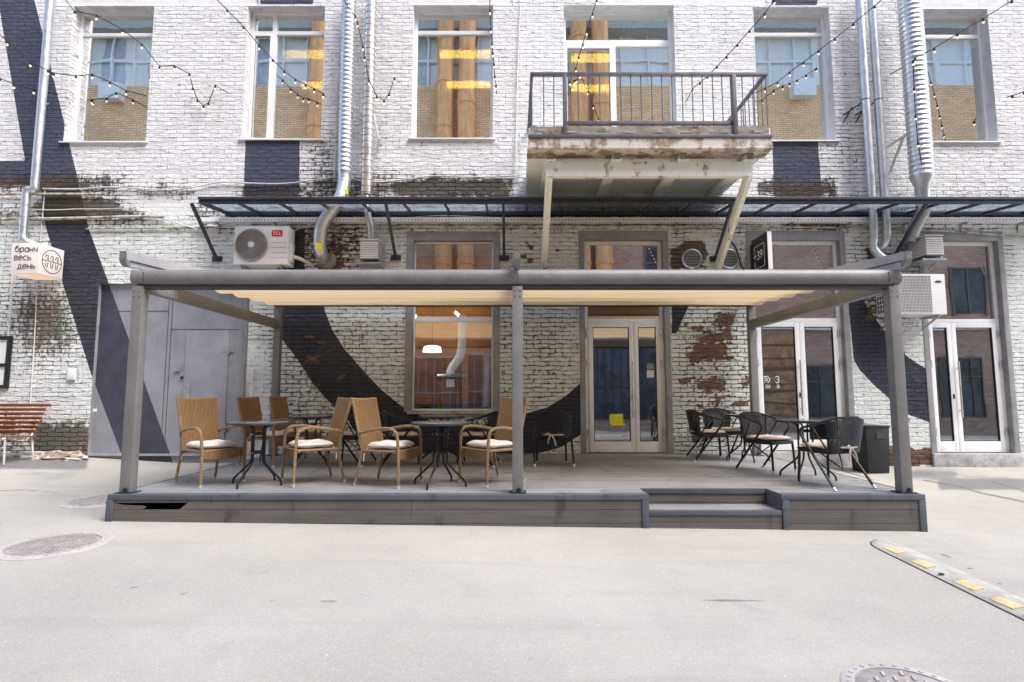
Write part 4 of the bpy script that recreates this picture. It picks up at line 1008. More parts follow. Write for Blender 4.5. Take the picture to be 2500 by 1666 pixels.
for px, py in ((819,270),): m.bar(P(810,252,9.8), P(884,295,9.8), .03,.03).bar(P(862,255,9.8), P(895,300,9.8), .03,.03)
m.build('wall_bracket', M['dull_zinc'], d2)
# stainless duct B
d3 = duct('stainless_duct', 'banded stainless steel duct ending in a louvred box under the canopy', 'x', P(897,400,9.72))
xB = P(900,250,9.72).x; tB = P(902,-40,9.72); bB = P(894,476,9.72); tB.x = bB.x = xB
MB().tube([tB, bB], .098, 20).build('duct', M['stainless'], d3)
m = MB(); z = bB.z+.03
while z < tB.z: m.lathe([(.099,-.008),(.1035,-.004),(.1035,.004),(.099,.008)], (xB,9.72,z), 20); z += .118
m.build('band', M['band'], d3)
MB().tube(chaikin([bB, P(893,500,9.7), P(898,525,9.7), P(906,556,9.72), P(907,588,9.75)], 3), [.065]*25 if False else .062, 16).build('flexible_hose', M['stainless'], d3)
m = MB(); m.bar(P(908,258,9.85), P(925,340,9.9), .03,.03).bar(P(925,335,9.9), P(922,375,9.95), .03,.03); m.build('wall_bracket', M['dull_zinc'], d3)
# right pair C, D
def slim(label, pxs, elbow):
    (xa, ya), (xb, yb) = pxs; d = duct('slim_duct', label, 'x', P(xb, yb, 9.75)); d['group'] = 'pair of slim galvanised ducts at right'
    x = P((xa+xb)/2, (ya+yb)/2, 9.75).x; t_ = P(xa, -40, 9.75); b_ = P(xb, yb, 9.75); t_.x = b_.x = x
    MB().tube([t_, b_], .072, 16).build('duct', M['galv'], d)
    e = [b_]+[P(*k) for k in elbow]; e[1].x = x
    MB().tube(chaikin(e, 3), .070, 14).build('elbow', M['galv'], d)
    m = MB(); zc = P(xb, 245, 9.75).z; m.lathe([(.073,-.01),(.077,0),(.073,.01)], (x,9.75,zc), 16).bar((x-.02,9.8,zc),(x-.3,9.98,zc-.18), .02,.02).bar((x-.12,9.97,zc-.02),(x-.3,9.97,zc-.32), .02,.02); m.build('clamp', M['dark_steel'], d)
slim('left of the two slim galvanised ducts beside the wide ribbed one at right', ((2100,0),(2126,470)), [(2128,575,9.75),(2130,602,9.75),(2142,620,9.7),(2160,634,9.6)])
slim('right of the two slim galvanised ducts, ending in a short curved elbow', ((2131,0),(2156,470)), [(2165,555,9.75),(2165,588,9.78),(2155,602,9.85),(2140,608,9.97)])
# big duct E
d5 = duct('ribbed_duct', 'widest ribbed silver duct with a string of lights down its front at right', 'x', P(2255,434,9.55))
xE = P(2236,220,9.55).x; tE = P(2220,-40,9.55); bE = P(2254,430,9.55); tE.x = bE.x = xE
pts, rr = ribbed([tE, bE], .181, .09, .0135); MB().tube(pts, rr, 26).build('duct', M['galv'], d5, ang=12)
z0 = bE.z; MB().tube([(xE,9.55,z0+.03),(xE,9.55,z0-.04),(xE,9.57,z0-.19),(xE,9.58,z0-.55)], [.19,.19,.115,.115], 22).build('reducer', M['galv'], d5)
e = [Vector((xE,9.58,z0-.5)), P(2255,520,9.62), P(2232,555,9.68), P(2222,590,9.75)]; MB().tube(chaikin(e, 3), .11, 18).build('flexible_hose', M['dull_zinc'], d5)
m = MB(); m.bar(P(2166,360,9.98), P(2238,312,9.5), .03,.04).bar(P(2204,338,9.75), P(2172,424,9.98), .03,.04); m.build('wall_bracket', M['beam_paint'], d5); MB().bar(P(2174,182,9.98), P(2215,158,9.6), .02,.025).build('wall_bracket', M['dull_zinc'], d5)
# louvred boxes
def louvre_box(label, x0, x1, z0, z1, y0, y1):
    o = thing('louvred_vent_box', label, 'vent box', ((x0+x1)/2, y1, z0)); o['group'] = 'louvred vent boxes at the duct ends'
    MB().box(x0+.008,x1-.008, y0+.008,y1, z0,z1).build('casing', M['ac_grille'], o)
    m = MB(); n = 9
    for i in range(n):
        za = z0+.02+(z1-z0-.04)*i/n; dz = (z1-z0-.04)/n
        m.hexa([(x0,y0-.012,za),(x1,y0-.012,za),(x1,y0+.006,za+dz*.8),(x0,y0+.006,za+dz*.8),(x0,y0-.006,za-.004),(x1,y0-.006,za-.004),(x1,y0+.012,za+dz*.8-.002),(x0,y0+.012,za+dz*.8-.002)])
        for xx, s in ((x0, -1), (x1, 1)):
            m.hexa([(xx+s*.010,y0+.01,za),(xx+s*.010,y1-.03,za),(xx-s*.006,y1-.03,za+dz*.8),(xx-s*.006,y0+.01,za+dz*.8),(xx+s*.004,y0+.01,za-.004),(xx+s*.004,y1-.03,za-.004),(xx-s*.012,y1-.03,za+dz*.8),(xx-s*.012,y0+.01,za+dz*.8)])
    m.box(x0-.012,x1+.012, y0-.012,y1, z1,z1+.014)
    m.build('louvres', M['ac'], o, recalc=True, smooth=False)
    MB().box(x0-.04,x1+.05, y1-.02,y1+.0, z0-.03,z1+.05).box(x0-.05,x1+.06, y0+.02,y1+.02, z0-.075,z0-.045).bar((x0,y0+.05,z0-.02),(x0-.06,y1,z0-.16), .02,.02).bar((x1,y0+.05,z0-.02),(x1+.06,y1,z0-.16), .02,.02).build('mount', M['dull_zinc'], o)
a = at(879,633,9.62); b = at(923,587,9.62); louvre_box('small louvred vent box under the stainless duct, left of the kitchen window', a.x, b.x, a.z, b.z, 9.62, 9.94)
a = at(2262,624,9.5); b = at(2301,576,9.5); louvre_box('louvred vent box at far right above the wall air conditioner', a.x, b.x, a.z, b.z, 9.5, 9.96)
# round wall vents
for px, lab in ((1688.5,'left round wall vent on a dark stained patch'), (1779,'right round wall vent half hidden by the sloping balcony brace')):
    c = P(px, 633, YW-.01); o = thing('round_vent', lab, 'vent', c, group='round wall vents beside the door')
    m = MB(); r = .175
    m.tube([c+Vector((r*math.cos(a_), -.01, r*math.sin(a_))) for a_ in np.linspace(0, 2*math.pi, 37)[:-1]], .022, 8, closed=True); m.build('ring', M['dull_zinc'], o)
    MB().lathe([(r,-.004),(r,.004)], c, 28, 'y').build('backing', M['ac_dark'], o)
    m = MB()
    for k in range(-5, 6):
        z = k*.029; hw = math.sqrt(max(0, r*r-z*z))-.01; m.box(c.x-hw,c.x+hw, c.y-.022,c.y-.006, c.z+z-.005,c.z+z+.006)
    m.build('louvres', M['dull_zinc'], o)

# ------------------------------------------------------------------ air conditioners
def ac_brackets(o, x0, x1, y0, z0):
    for x in (x0+.13, x1-.13): MB().bar((x,y0+.02,z0-.02),(x,YW-.02,z0-.02), .03,.035).bar((x,y0+.05,z0-.035),(x,YW-.02,z0-.22), .025,.025).build('bracket', M['dull_zinc'], o)
y0 = 9.62; a = at(568,646,y0); b = at(705,552,y0)
ac = thing('air_conditioner', 'white outdoor air conditioner with a round fan grille and red badge under the canopy', 'air conditioner', ((a.x+b.x)/2, y0, a.z))
MB().box(a.x,b.x, y0,9.92, a.z,b.z).build('casing', M['ac'], ac, bevel=.018)
c = at(614.5,598.5,y0-.004); rf = 40/F*9.55
MB().lathe([(rf*.98,-.003),(rf*.98,.003)], c, 40, 'y').build('fan_opening', M['ac_dark'], ac)
m = MB()
for k in range(1, 13):
    r = rf*k/12; m.tube([c+Vector((r*math.cos(t_), -.012-.016*(1-(k/12)**2), r*math.sin(t_))) for t_ in np.linspace(0, 2*math.pi, 41)[:-1]], .0065 if k < 12 else .014, 5, closed=True)
for k in range(28):
    t_ = 2*math.pi*k/28; m.tube([c+Vector((r*math.cos(t_+.5*(r/rf)), -.014-.016*(1-(r/rf)**2), r*math.sin(t_+.5*(r/rf)))) for r in np.linspace(rf*.15, rf, 6)], .0045, 4)
fg = m.build('fan_grille', M['ac_grille'], ac)
MB().lathe([(.0,-.045),(.05,-.043),(.055,-.03),(.055,-.02)], c, 20, 'y').build('hub', M['ac'], fg)
p, q = at(663.5,577.5,y0-.003), at(690,562.5,y0-.003)
bd = MB().box(p.x,q.x, y0-.006,y0-.001, p.z,q.z).build('badge', M['red'], ac)
text('lettering', 'TCL', .085, M['white_paint'], bd, ((p.x+q.x)/2, y0-.009, (p.z+q.z)/2-.03), (1,0,0), (0,0,1), align='CENTER')
m = MB()
for k in range(4): m.box(at(655,0,y0).x if False else c.x+rf+.06, b.x-.02, y0-.004,y0-.001, a.z+.12+.09*k,a.z+.124+.09*k)
m.build('groove', M['ac_grille'], ac)
ac_brackets(ac, a.x, b.x, y0, a.z)
MB().tube(chaikin([(b.x+.005,9.8,a.z+.18),(b.x+.12,9.78,a.z+.16),(b.x+.25,9.85,a.z+.10),(b.x+.33,9.97,a.z+.06)], 3), .032, 10).build('insulated_pipe', M['white_cable'], ac)
MB().box(b.x,b.x+.03, 9.72,9.86, a.z+.08,a.z+.4).build('valve_cover', M['ac'], ac, bevel=.01)
y0 = 9.52; a = at(2172,768,y0); b = at(2306,669,y0)
ac2 = thing('air_conditioner', 'cream outdoor air conditioner with a flat wire grille behind the right front post', 'air conditioner', ((a.x+b.x)/2, y0, a.z))
MB().box(a.x,b.x, y0,9.85, a.z,b.z).build('casing', M['ac'], ac2, bevel=.015)
xg = at(2272,700,y0).x
MB().box(a.x+.03,xg, y0-.003,y0+.002, a.z+.035,b.z-.035).build('grille_panel', M['ac_grille'], ac2)
m = MB()
for i in range(30): x = a.x+.03+(xg-a.x-.03)*i/29; m.box(x-.0022,x+.0022, y0-.012,y0-.0035, a.z+.035,b.z-.035)
for i in range(14): z = a.z+.035+(b.z-a.z-.07)*i/13; m.box(a.x+.03,xg, y0-.016,y0-.0125, z-.003,z+.003)
m.build('wire_grille', M['ac'], ac2)
m = MB(); sx_ = a.x-.006
for i in range(9): z = a.z+.04+(b.z-a.z-.08)*i/8; m.box(sx_-.006,sx_, y0+.03,9.82, z-.006,z+.006)
for i in range(5): y = y0+.03+.26*i/4; m.box(sx_-.01,sx_-.0065, y-.006,y+.006, a.z+.04,b.z-.04)
MB().box(a.x-.005,a.x-.001, y0+.03,9.82, a.z+.03,b.z-.03).build('side_coil', M['ac_dark'], ac2); m.build('side_grille', M['ac'], ac2)
c = at(2291,688,y0-.004); m = MB(); m.tube([c+Vector((.055*math.cos(t_), 0, .017*math.sin(t_))) for t_ in np.linspace(0, 2*math.pi, 25)[:-1]], .004, 5, closed=True).box(c.x-.04,c.x+.04, c.y-.003,c.y+.003, c.z-.006,c.z+.006); m.build('oval_badge', M['ink'], ac2)
ac_brackets(ac2, a.x, b.x, y0, a.z)

# ------------------------------------------------------------------ signs
y0, y1 = 9.42, 9.93; a = at(23,669,y0); b = at(100,594,y0)
sg = thing('box_sign', 'lit pale cube sign with dark lettering at far left', 'sign', ((a.x+b.x)/2, y1, a.z))
MB().box(a.x,b.x, y0,y1, a.z,b.z).build('light_box', M['signlit'], sg, bevel=.012)
MB().box(a.x+.03,b.x-.03, y0+.03,y1-.03, a.z-.006,a.z-.001).build('glowing_base', M['signbottom'], sg)
MB().bar((b.x-.25,y1,b.z-.1),(b.x-.25,YW+.01,b.z-.1), .04,.04).build('wall_arm', M['black'], sg)
hs = (b.z-a.z)
def arc(cx, cy, rx, ry, a0=0, a1=360): return [(cx+rx*math.cos(R(t_)), cy+ry*math.sin(R(t_))) for t_ in np.linspace(a0, a1, 22)]
O_ = arc(.42,.5,.42,.5)
GLYPH = {'б': (1.12, [O_, [(0,.6),(.02,1.0),(.2,1.3),(.5,1.38),(.75,1.46)]]), 'р': (1.12, [[(0,-.45),(0,1)], O_]), 'а': (1.14, [O_, [(.84,1),(.84,0)]]), 'н': (1.05, [[(0,0),(0,1)],[(.75,0),(.75,1)],[(0,.5),(.75,.5)]]),
 'ч': (1., [[(.7,0),(.7,1)],[(0,1),(.02,.62),(.2,.42),(.7,.42)]]), 'в': (1., [[(0,0),(0,1),(.5,1),(.66,.88),(.66,.65),(.5,.54),(0,.54)],[(.5,.54),(.72,.42),(.72,.12),(.52,0),(0,0)]]),
 'е': (1.1, [[(.02,.52),(.82,.52)], arc(.42,.5,.42,.5,2,310)]), 'с': (1.04, [arc(.42,.5,.42,.5,48,312)]), 'ь': (1., [[(0,1),(0,0),(.5,0),(.7,.1),(.72,.3),(.65,.48),(.5,.55),(0,.55)]]), 'д': (1.16, [[(-.06,-.28),(-.06,0),(.86,0),(.86,-.28)],[(.1,0),(.22,.4),(.25,1),(.72,1),(.72,0)]])}
for body, dx, dz in (('бранч', .13, .72), ('весь', .12, .45), ('день', .25, .17)):
    m = MB(); X_ = a.x+hs*dx; U_ = .137*hs
    for ch_ in body:
        adv, st_ = GLYPH[ch_]
        for p_ in st_: m.tube([(X_+u_*U_, y0-.003, a.z+hs*dz+v_*U_) for u_, v_ in p_], .0065, 6)
        X_ += adv*U_
    m.build('lettering', M['ink'], sg)
cx, cz, cy = b.x+.003, (a.z+b.z)/2, (y0+y1)/2; rr = .205
def SP_(u, v): return (cx, cy+u, cz+v)
m = MB(); m.tube([SP_(rr*math.cos(t_), rr*math.sin(t_)) for t_ in np.linspace(0, 2*math.pi, 41)[:-1]], .006, 6, closed=True).tube([SP_(-rr,.0), SP_(rr,.0)], .005, 6)
for u in (-.105, .0, .105):
    m.tube([SP_(u-.035,.05), SP_(u-.02,.10), SP_(u+.015,.10), SP_(u+.028,.06), SP_(u-.005,.045), SP_(u+.035,.02)], .006, 6)
    m.tube([SP_(u-.028,-.03), SP_(u-.018,-.11), SP_(u+.012,-.11), SP_(u+.022,-.03)], .006, 6)
m.build('emblem', M['ink'], sg)
yn, yf = 9.3, 9.92; a = at(1872.5,565,yn); xs0 = a.x; zt_ = a.z; zb_ = zt_-.66
b39 = thing('blade_sign', 'black square blade sign with white numerals beside the sloping brace', 'sign', (xs0, yf, zb_))
MB().box(xs0,xs0+.075, yn,yf, zb_,zt_).build('sign_case', M['white_frame'], b39, bevel=.004)
MB().box(xs0-.004,xs0-.0005, yn+.003,yf-.003, zb_+.003,zt_-.003).build('sign_face', M['sign_black'], b39)
m = MB(); e0, e1, q0, q1 = yn+.12, yf-.12, zb_+.10, zt_-.16
X0 = xs0-.006
for (ya, za), (yb, zb2_) in (((e0,q0),(e1,q0)), ((e0,q1),(e1,q1)), ((e0,q0),(e0,q1)), ((e1,q0),(e1,zb_+.24)), ((e1,zb_+.42),(e1,q1))): m.bar((X0,ya,za),(X0,yb,zb2_), .008,.008)
m.build('square_outline', M['white_paint'], b39)
text('lettering', '+39', .23, M['white_paint'], b39, (X0, e1+.05, zb_+.25), (0,-1,0), (0,0,1))
MB().bar((xs0+.04,yf,zt_-.12),(xs0+.04,YW,zt_-.12), .03,.03).bar((xs0+.04,yf,zb_+.12),(xs0+.04,YW,zb_+.12), .03,.03).box(xs0+.0,xs0+.08, YW-.02,YW-.003, zb_+.05,zt_-.05).build('wall_arm', M['black'], b39)
MB().tube(chaikin([(xs0+.0,YW-.03,zb_+.1),(xs0-.18,YW-.04,zb_+.15),(xs0-.22,YW-.04,zt_-.3),(xs0-.3,YW-.04,zt_-.02),(xs0-.5,YW-.03,zt_+.02)], 3), .014, 8).build('power_cable', M['cable'], b39)

# ------------------------------------------------------------------ cables, conduits, tray
def wire(name, label, cat, pxs, r, mat, Y=YW-.025, smooth=2, group=None):
    pts = [P(px, py, Y) for px, py in pxs]; base = pts[0].copy()
    o = MB().tube([p-base for p in (chaikin(pts, smooth) if smooth else pts)], r, 8).build(name, mat)
    o.location = base; return tag(o, label, cat, group)
wire('wall_cable', 'white cable hanging in shallow waves along the wall above the canopy', 'cable', [(105,461),(190,463),(275,455),(395,466),(470,459),(540,443),(600,448),(700,450),(760,440),(835,431),(905,447),(985,440),(1060,428),(1160,434),(1270,429)], .014, M['white_cable'], YW-.04)
wire('conduit', 'dirty conduit along the dark stained ledge at top left', 'pipe', [(-30,476),(60,474),(255,474)], .022, M['conduit'], YW-.05, 0)
wire('conduit', 'thick rusty conduit crossing the mural stripe above the box sign', 'pipe', [(-30,537),(190,533),(340,528),(400,531)], .026, M['conduit'], YW-.05, 1)
wire('wall_cable', 'thin sagging cable between hooks above the box sign', 'cable', [(-30,517),(55,510),(125,514),(195,510),(265,511),(338,506),(420,542),(560,583)], .010, M['white_cable'], YW-.05)
wire('conduit', 'long cream conduit along the wall below the cable tray', 'pipe', [(210,559),(420,556),(700,553),(1250,552),(1700,553),(2080,556),(2280,562),(2520,580)], .017, M['conduit'], YW-.035, 1)
wire('wall_cable', 'pale vertical cable left of the mural below the box sign', 'cable', [(92,660),(86,800),(74,985)], .009, M['white_cable'])
wire('wall_cable', 'white vertical cable at the far left edge below the box sign', 'cable', [(30,670),(26,760),(18,840)], .014, M['white_cable'])
wire('wall_cable', 'thin vertical cable from the wavy cable down past the box sign', 'cable', [(110,465),(104,520),(99,590)], .009, M['white_cable'])
wire('wall_cable', 'white vertical cable beside the left edge of the wide ribbed duct', 'cable', [(825,180),(820,330),(817,430)], .012, M['white_cable'])
wire('wall_cable', 'white vertical cable on bare wall left of the balcony', 'cable', [(1270,8),(1262,200),(1258,425)], .010, M['white_cable'])
wire('wall_cable', 'pale drooping cable from the air conditioner to the tray', 'cable', [(716,565),(745,552),(775,543),(850,537),(905,543)], .010, M['white_cable'])
wire('wall_cable', 'yellowish sagging cable above the tray right of the stainless duct', 'cable', [(930,545),(1010,530),(1090,526),(1200,532),(1300,536),(1450,531),(1560,534)], .011, M['conduit'], YW-.06)
y0 = YW-.16; a = at(482,545,y0); zt_ = at(1250,531,y0).z; zl_ = at(1250,541,y0).z
tr = thing('cable_tray', 'long perforated pale metal cable tray under the canopy', 'cable tray', (3., YW, zl_))
MB().box(a.x,9.8, y0,y0+.006, zl_,zt_).box(a.x,9.8, y0+.007,YW-.03, zl_,zl_+.005).build('tray', M['ac'], tr)
m = MB(); x = a.x+.4
while x < 9.6: m.box(x,x+.028, y0-.0025,y0-.0005, zl_+.02,zl_+.042); x += .062
tag(m.build('slots', M['ac_grille'], tr), kind='stuff')
m = MB(); x = a.x+.3
while x < 9.7: m.box(x,x+.03, y0+.01,YW-.002, zl_-.03,zl_-.002).box(x,x+.03, YW-.02,YW-.003, zl_-.16,zl_-.031); x += 1.05
m.build('tray_bracket', M['dull_zinc'], tr)
hx, hz = W(178,914); o = MB().box(-.07,.07, -.05,-.003, -.1,.1).build('junction_box', M['white_plaster'], None, bevel=.01); o.location = (hx, YW, hz); tag(o, 'small white junction box on the wall between bench and gate', 'junction box')

# ------------------------------------------------------------------ string lights
bulb_me = socket_me = None
def bulb(parent, p):
    global bulb_me, socket_me
    if bulb_me is None:
        b = MB().lathe([(.007,-.046),(.011,-.05),(.016,-.06),(.018,-.072),(.014,-.084),(.006,-.09)], n=10).build('bulb', M['bulb']); bulb_me = b.data; bpy.data.objects.remove(b)
        s = MB().lathe([(.009,.012),(.017,.004),(.019,-.05),(.016,-.057)], n=8).build('socket', M['cable']); socket_me = s.data; bpy.data.objects.remove(s)
    l = Vector(p)-root_loc(parent)
    s = bpy.data.objects.new('socket', socket_me); COL.objects.link(s); s.parent = parent; s.location = l
    b = bpy.data.objects.new('bulb', bulb_me); COL.objects.link(b); b.parent = s
STR = [
 ('string of bulbs drooping over the leftmost upper window', [(140,-40),(160,0),(183,28),(236,38),(300,73),(346.5,108),(389.6,162.5),(426,161),(462.6,181),(471,215),(482,244),(497,258),(509,252),(525.6,209),(560,229)], 2, 9.0),
 ('string of bulbs crossing the dark stripe and the left pipe', [(-30,58),(18,101),(74.6,152.5),(118,172),(131,179),(185.7,185.7),(225.5,182),(268.6,200.6),(308.4,222),(358,235)], 1, 9.45),
 ('short string of bulbs at the far left edge across the blue stripe', [(-30,181),(0,192),(35,206),(83,219),(143,232)], 1, 9.3),
 ('string of bulbs slanting across the two part window left of the ducts', [(510,-30),(530,0),(555,25),(595,66),(633,111),(666,146),(694,174),(721,194),(746,207),(767,217),(789,229),(795,236)], 2, 9.0),
 ('string of bulbs winding down between the two ducts', [(838,-30),(843,8),(868,40),(873,56),(886,113),(890,139),(901,196),(920,235),(938,245),(950,229),(963,191),(975,202)], 2, 9.3),
 ('string of bulbs hanging straight down the right side of the window left of the balcony', [(1196,-30),(1196,25),(1199,70),(1201.6,106),(1203,129),(1206,156),(1208,186),(1211,209),(1212.5,230)], 1, 9.5),
 ('string of bulbs hanging down in front of the balcony door', [(1465,-30),(1457,0),(1446.5,33),(1432,76),(1423,108),(1413,139),(1406,166),(1391,199),(1386,229)], 1, 8.9),
 ('string of bulbs slanting up to the right behind the balcony railing', [(1915,-30),(1890,0),(1867,33),(1830,75),(1800,109),(1774,138),(1750.5,162.5),(1727,187),(1709,202),(1691,217),(1676,247)], 1, 9.0),
 ('string of bulbs crossing the window right of the balcony', [(2190,-30),(2152,0),(2135,15),(2083.5,58),(2038,94.5),(1998,124),(1961.5,152.5),(1928,176),(1898.5,200.6),(1868,215.5),(1840,229)], 2, 9.0),
 ('string of bulbs over the right window, then hanging down the widest duct', [(2520,-30),(2470,2),(2400,46),(2337,83),(2281,118),(2234,142.6),(2229,149),(2232,215.5),(2235,282),(2241,348),(2251,404.5)], 1, 9.0),
 ('short string of bulbs at the right edge below the upper window', [(2560,208),(2500,225),(2471.5,234),(2458,238)], 1, 9.5)]
for lab, pts, start, ytop in STR:
    n = len(pts); yend = 9.3 if 'widest duct' in lab else 9.9
    if 'between the two ducts' in lab: yend = 9.58
    P3 = []
    for i, (px, py) in enumerate(pts):
        tt = min(1, i/(n*.6)); P3.append(P(px, py, ytop+(yend-ytop)*tt))
    o = thing('string_lights', lab, 'string lights', P3[-1], group='strings of warm bulbs strung across the yard')
    MB().tube(P3, .0085, 6).build('wire', M['cable'], o)
    for p in P3[start:-1]: bulb(o, p)
    if any(k in lab for k in ('balcony door', 'railing', 'right window')):
        a_ = P3[0]; e_ = Vector((25. if 'right window' in lab else (17. if 'railing' in lab else 8.), OY+.25, 7.4+random.uniform(-.5,.5))); L_ = (e_-a_).length; n_ = int(L_/.62)
        run = [a_.lerp(e_, k/n_)-Vector((0,0,1))*(.5*4*(k/n_)*(1-k/n_)*(.6 if k/n_ > .5 else .0)) for k in range(n_+1)]
        MB().tube(run, .0085, 6).build('wire', M['cable'], o)
        for p in run[1:-1]: bulb(o, p)

# ------------------------------------------------------------------ lamps and things behind the glass
def inside_lamp(lab, p0, p1, Y, th):
    a, b = at(*p0, Y), at(*p1, Y)
    o = thing('tube_lamp', lab, 'lamp', ((a.x+b.x)/2, Y, a.z), group='yellow strip lamps behind the upper windows')
    MB().box(a.x,b.x, Y,Y+.1, a.z-th,a.z).build('diffuser', M['tubelamp'], o)
    MB().box(a.x,b.x, Y+.005,Y+.095, a.z+.001,a.z+.05).build('housing', M['white_frame'], o)
inside_lamp('upper yellow strip lamp in the window left of the ducts', (690,122),(800,122), 11.3, .13)
inside_lamp('lower yellow strip lamp in the window left of the ducts', (735,198),(800,198), 12.6, .12)
inside_lamp('upper yellow strip lamp in the window left of the balcony', (1073,121),(1215,121), 11.3, .13)
inside_lamp('lower yellow strip lamp in the window left of the balcony', (1092,198),(1215,198), 12.6, .12)
inside_lamp('upper yellow strip lamp in the balcony door', (1396,131),(1494,131), 11.3, .13)
inside_lamp('lower yellow strip lamp in the balcony door', (1396,206),(1494,206), 12.6, .12)
# kitchen behind the ground-floor window
c = at(1055,860,11.); kp = thing('pendant_lamp', 'white lampshade hanging inside the kitchen window', 'lamp', (c.x, 11., c.z))
MB().lathe([(.09,.13),(.17,.1),(.19,.0),(.185,0),(.16,.09)], c, 20).build('lamp_shade', emit('lamp_shade_glow', (1,.93,.85), 1.6), kp); MB().tube([c+Vector((0,0,.12)), (c.x,11.,4.44)], .006, 6).build('cord', M['cable'], kp)
q = [at(1128,846,11.3), at(1128,868,11.3), at(1102,898,11.3), at(1098,920,11.3), at(1100,945,11.3)]; q[0].z = 3.0
hd = thing('hood_duct', 'silver elbow duct inside the kitchen window', 'duct', q[-1]); MB().tube(chaikin(q, 2), .085, 14).build('duct', emit('glowing_duct_metal', (.75,.76,.78), .12), hd)  # duct is no lamp; a faint glow in its material brightens it
MB().tube([at(1068,920,11.2), at(1140,920,11.2)], .06, 12).build('cross_pipe', M['steel'], hd)
MB().box(-1.9,.2, 11.,11.6, .336,1.2).build('kitchen_counter', M['dark_steel'], None)
tag(bpy.data.objects['kitchen_counter'], 'dark kitchen counter low behind the window glass', 'counter')
for px, lb in ((1010,'left'), (1117,'right')):
    c = at(px,768,11.5); o = MB().tube([(-.05,0,.05),(.05,0,-.05)], .02, 8).build('strip_light', emit('strip_light_glow', (1,.80,.55), 45.)); o.location = c
    tag(o, f'{lb} small warm strip light high inside the kitchen window', 'lamp', 'small strip lights in the kitchen')
yx, yy_ = 4.75, -5.0; yz = gz(yx, yy_)
yc = thing('yellow_chair', 'yellow seat out in the yard, mirrored low in the glass entrance door', 'chair', (yx, yy_, yz))
MB().box(yx-.31,yx+.31, yy_-.30,yy_-.25, yz+.36,yz+.80).build('backrest', M['yellow_plastic'], yc, bevel=.02); MB().box(yx-.31,yx+.31, yy_-.24,yy_+.28, yz+.30,yz+.37).build('seat', M['yellow_plastic'], yc, bevel=.02)
for sx_ in (-.25, .25):
    for dy in (-.22, .22): MB().tube([(yx+sx_,yy_+dy,yz),(yx+sx_*.9,yy_+dy,yz+.30)], .022, 6).build('leg', M['steel'], yc)
# sticker on the entrance door (blank)
sd = [o for o in bld.children if o.name.startswith('door') and not o.name.startswith('door_frame')]
a = at(1580,922,LY-.0); MB().box(a.x,a.x+.13, LY+.006,LY+.0115, a.z,a.z+.13).build('sticker', M['paper'], sd[1])
a = at(1580,902,LY); MB().box(a.x,a.x+.12, LY+.006,LY+.0115, a.z,a.z+.10).build('sticker', M['surround'], sd[1])
# partial white lettering on the right door glass
a = at(1872,945,LY); m = MB()
m.tube([(a.x+.06*math.cos(t_),LY+.008,a.z+.13+.06*math.sin(t_)) for t_ in np.linspace(-1.2, 4.2, 16)], .008, 5).tube([(a.x+.025*math.cos(t_),LY+.008,a.z+.13+.025*math.sin(t_)) for t_ in np.linspace(0, 6.2, 10)], .007, 5)
m.build('emblem', M['white_paint'], sd[2]); m = MB()
m.tube([(a.x+.20+.03*math.cos(t_),LY+.008,a.z+.16+.03*math.sin(t_)) for t_ in np.linspace(-1.5, 3, 10)], .008, 5).tube([(a.x+.20+.03*math.cos(t_),LY+.008,a.z+.10+.03*math.sin(t_)) for t_ in np.linspace(-3, 1.5, 10)], .008, 5)
m.build('emblem', M['white_paint'], sd[2])
text('lettering', 'ш', .11, M['white_paint'], sd[2], (a.x-.02, LY+.006, a.z-.02), (1,0,0), (0,0,1)); text('lettering', 'а', .11, M['white_paint'], sd[2], (a.x+.18, LY+.006, a.z-.02), (1,0,0), (0,0,1))

# ------------------------------------------------------------------ bench, poster, bin, rubble
bx1_, by_ = -8.02, 9.35; bz = gz(bx1_, by_)
bn = thing('park_bench', 'red-brown slatted bench with pale metal legs at the left edge', 'bench', (bx1_-.8, by_, bz))
prof = []
for k in range(6): prof.append((by_+.05+.07*(5-k)/5*-1+.2, bz+.50+.08*k))
m = MB()
for k in range(7):
    v = k/6; y = by_+.12+.20*v; z = bz+.50+.43*v; m.bar((bx1_-1.75,y,z),(bx1_+(.06 if k == 6 else .0),y,z), .022,.052,(0,-.42,.9))
m.build('backrest', M['wood_red'], bn, bevel=.004)
m = MB()
for k in range(6): y = by_-.38+.09*k; m.box(bx1_-1.75,bx1_, y,y+.07, bz+.43-.006*k,bz+.458-.006*k)
m.build('seat', M['wood_red'], bn, bevel=.004)
for x in (bx1_-.06, bx1_-1.65):
    MB().tube(chaikin([(x,by_+.36,bz+.96),(x,by_+.14,bz+.48),(x,by_+.10,bz+.40),(x,by_-.4,bz+.42),(x,by_-.43,bz+.40)], 2), .016, 8).build('side_frame', M['white_cable'], bn)
    MB().tube([(x,by_+.12,bz+.44),(x+.02,by_+.16,bz)], .014, 8).build('leg', M['white_cable'], bn)
    MB().tube([(x,by_-.38,bz+.42),(x,by_-.36,bz)], .014, 8).build('leg', M['white_cable'], bn)
a = at(20,948,YW-.02); b = at(20,821,YW-.02); px0 = a.x-1.0
po = thing('poster_case', 'black framed notice case cut off at the left edge above the bench', 'notice case', (a.x-.5, YW, a.z))
m = MB(); fw = .07
m.box(px0,px0+fw, YW-.05,YW-.004, a.z,b.z).box(a.x-fw,a.x, YW-.05,YW-.004, a.z,b.z).box(px0+fw,a.x-fw, YW-.05,YW-.004, b.z-fw,b.z).box(px0+fw,a.x-fw, YW-.05,YW-.004, a.z,a.z+fw*.8); zm = a.z+.44*(b.z-a.z); m.box(px0+fw,a.x-fw, YW-.05,YW-.004, zm-.03,zm+.03)
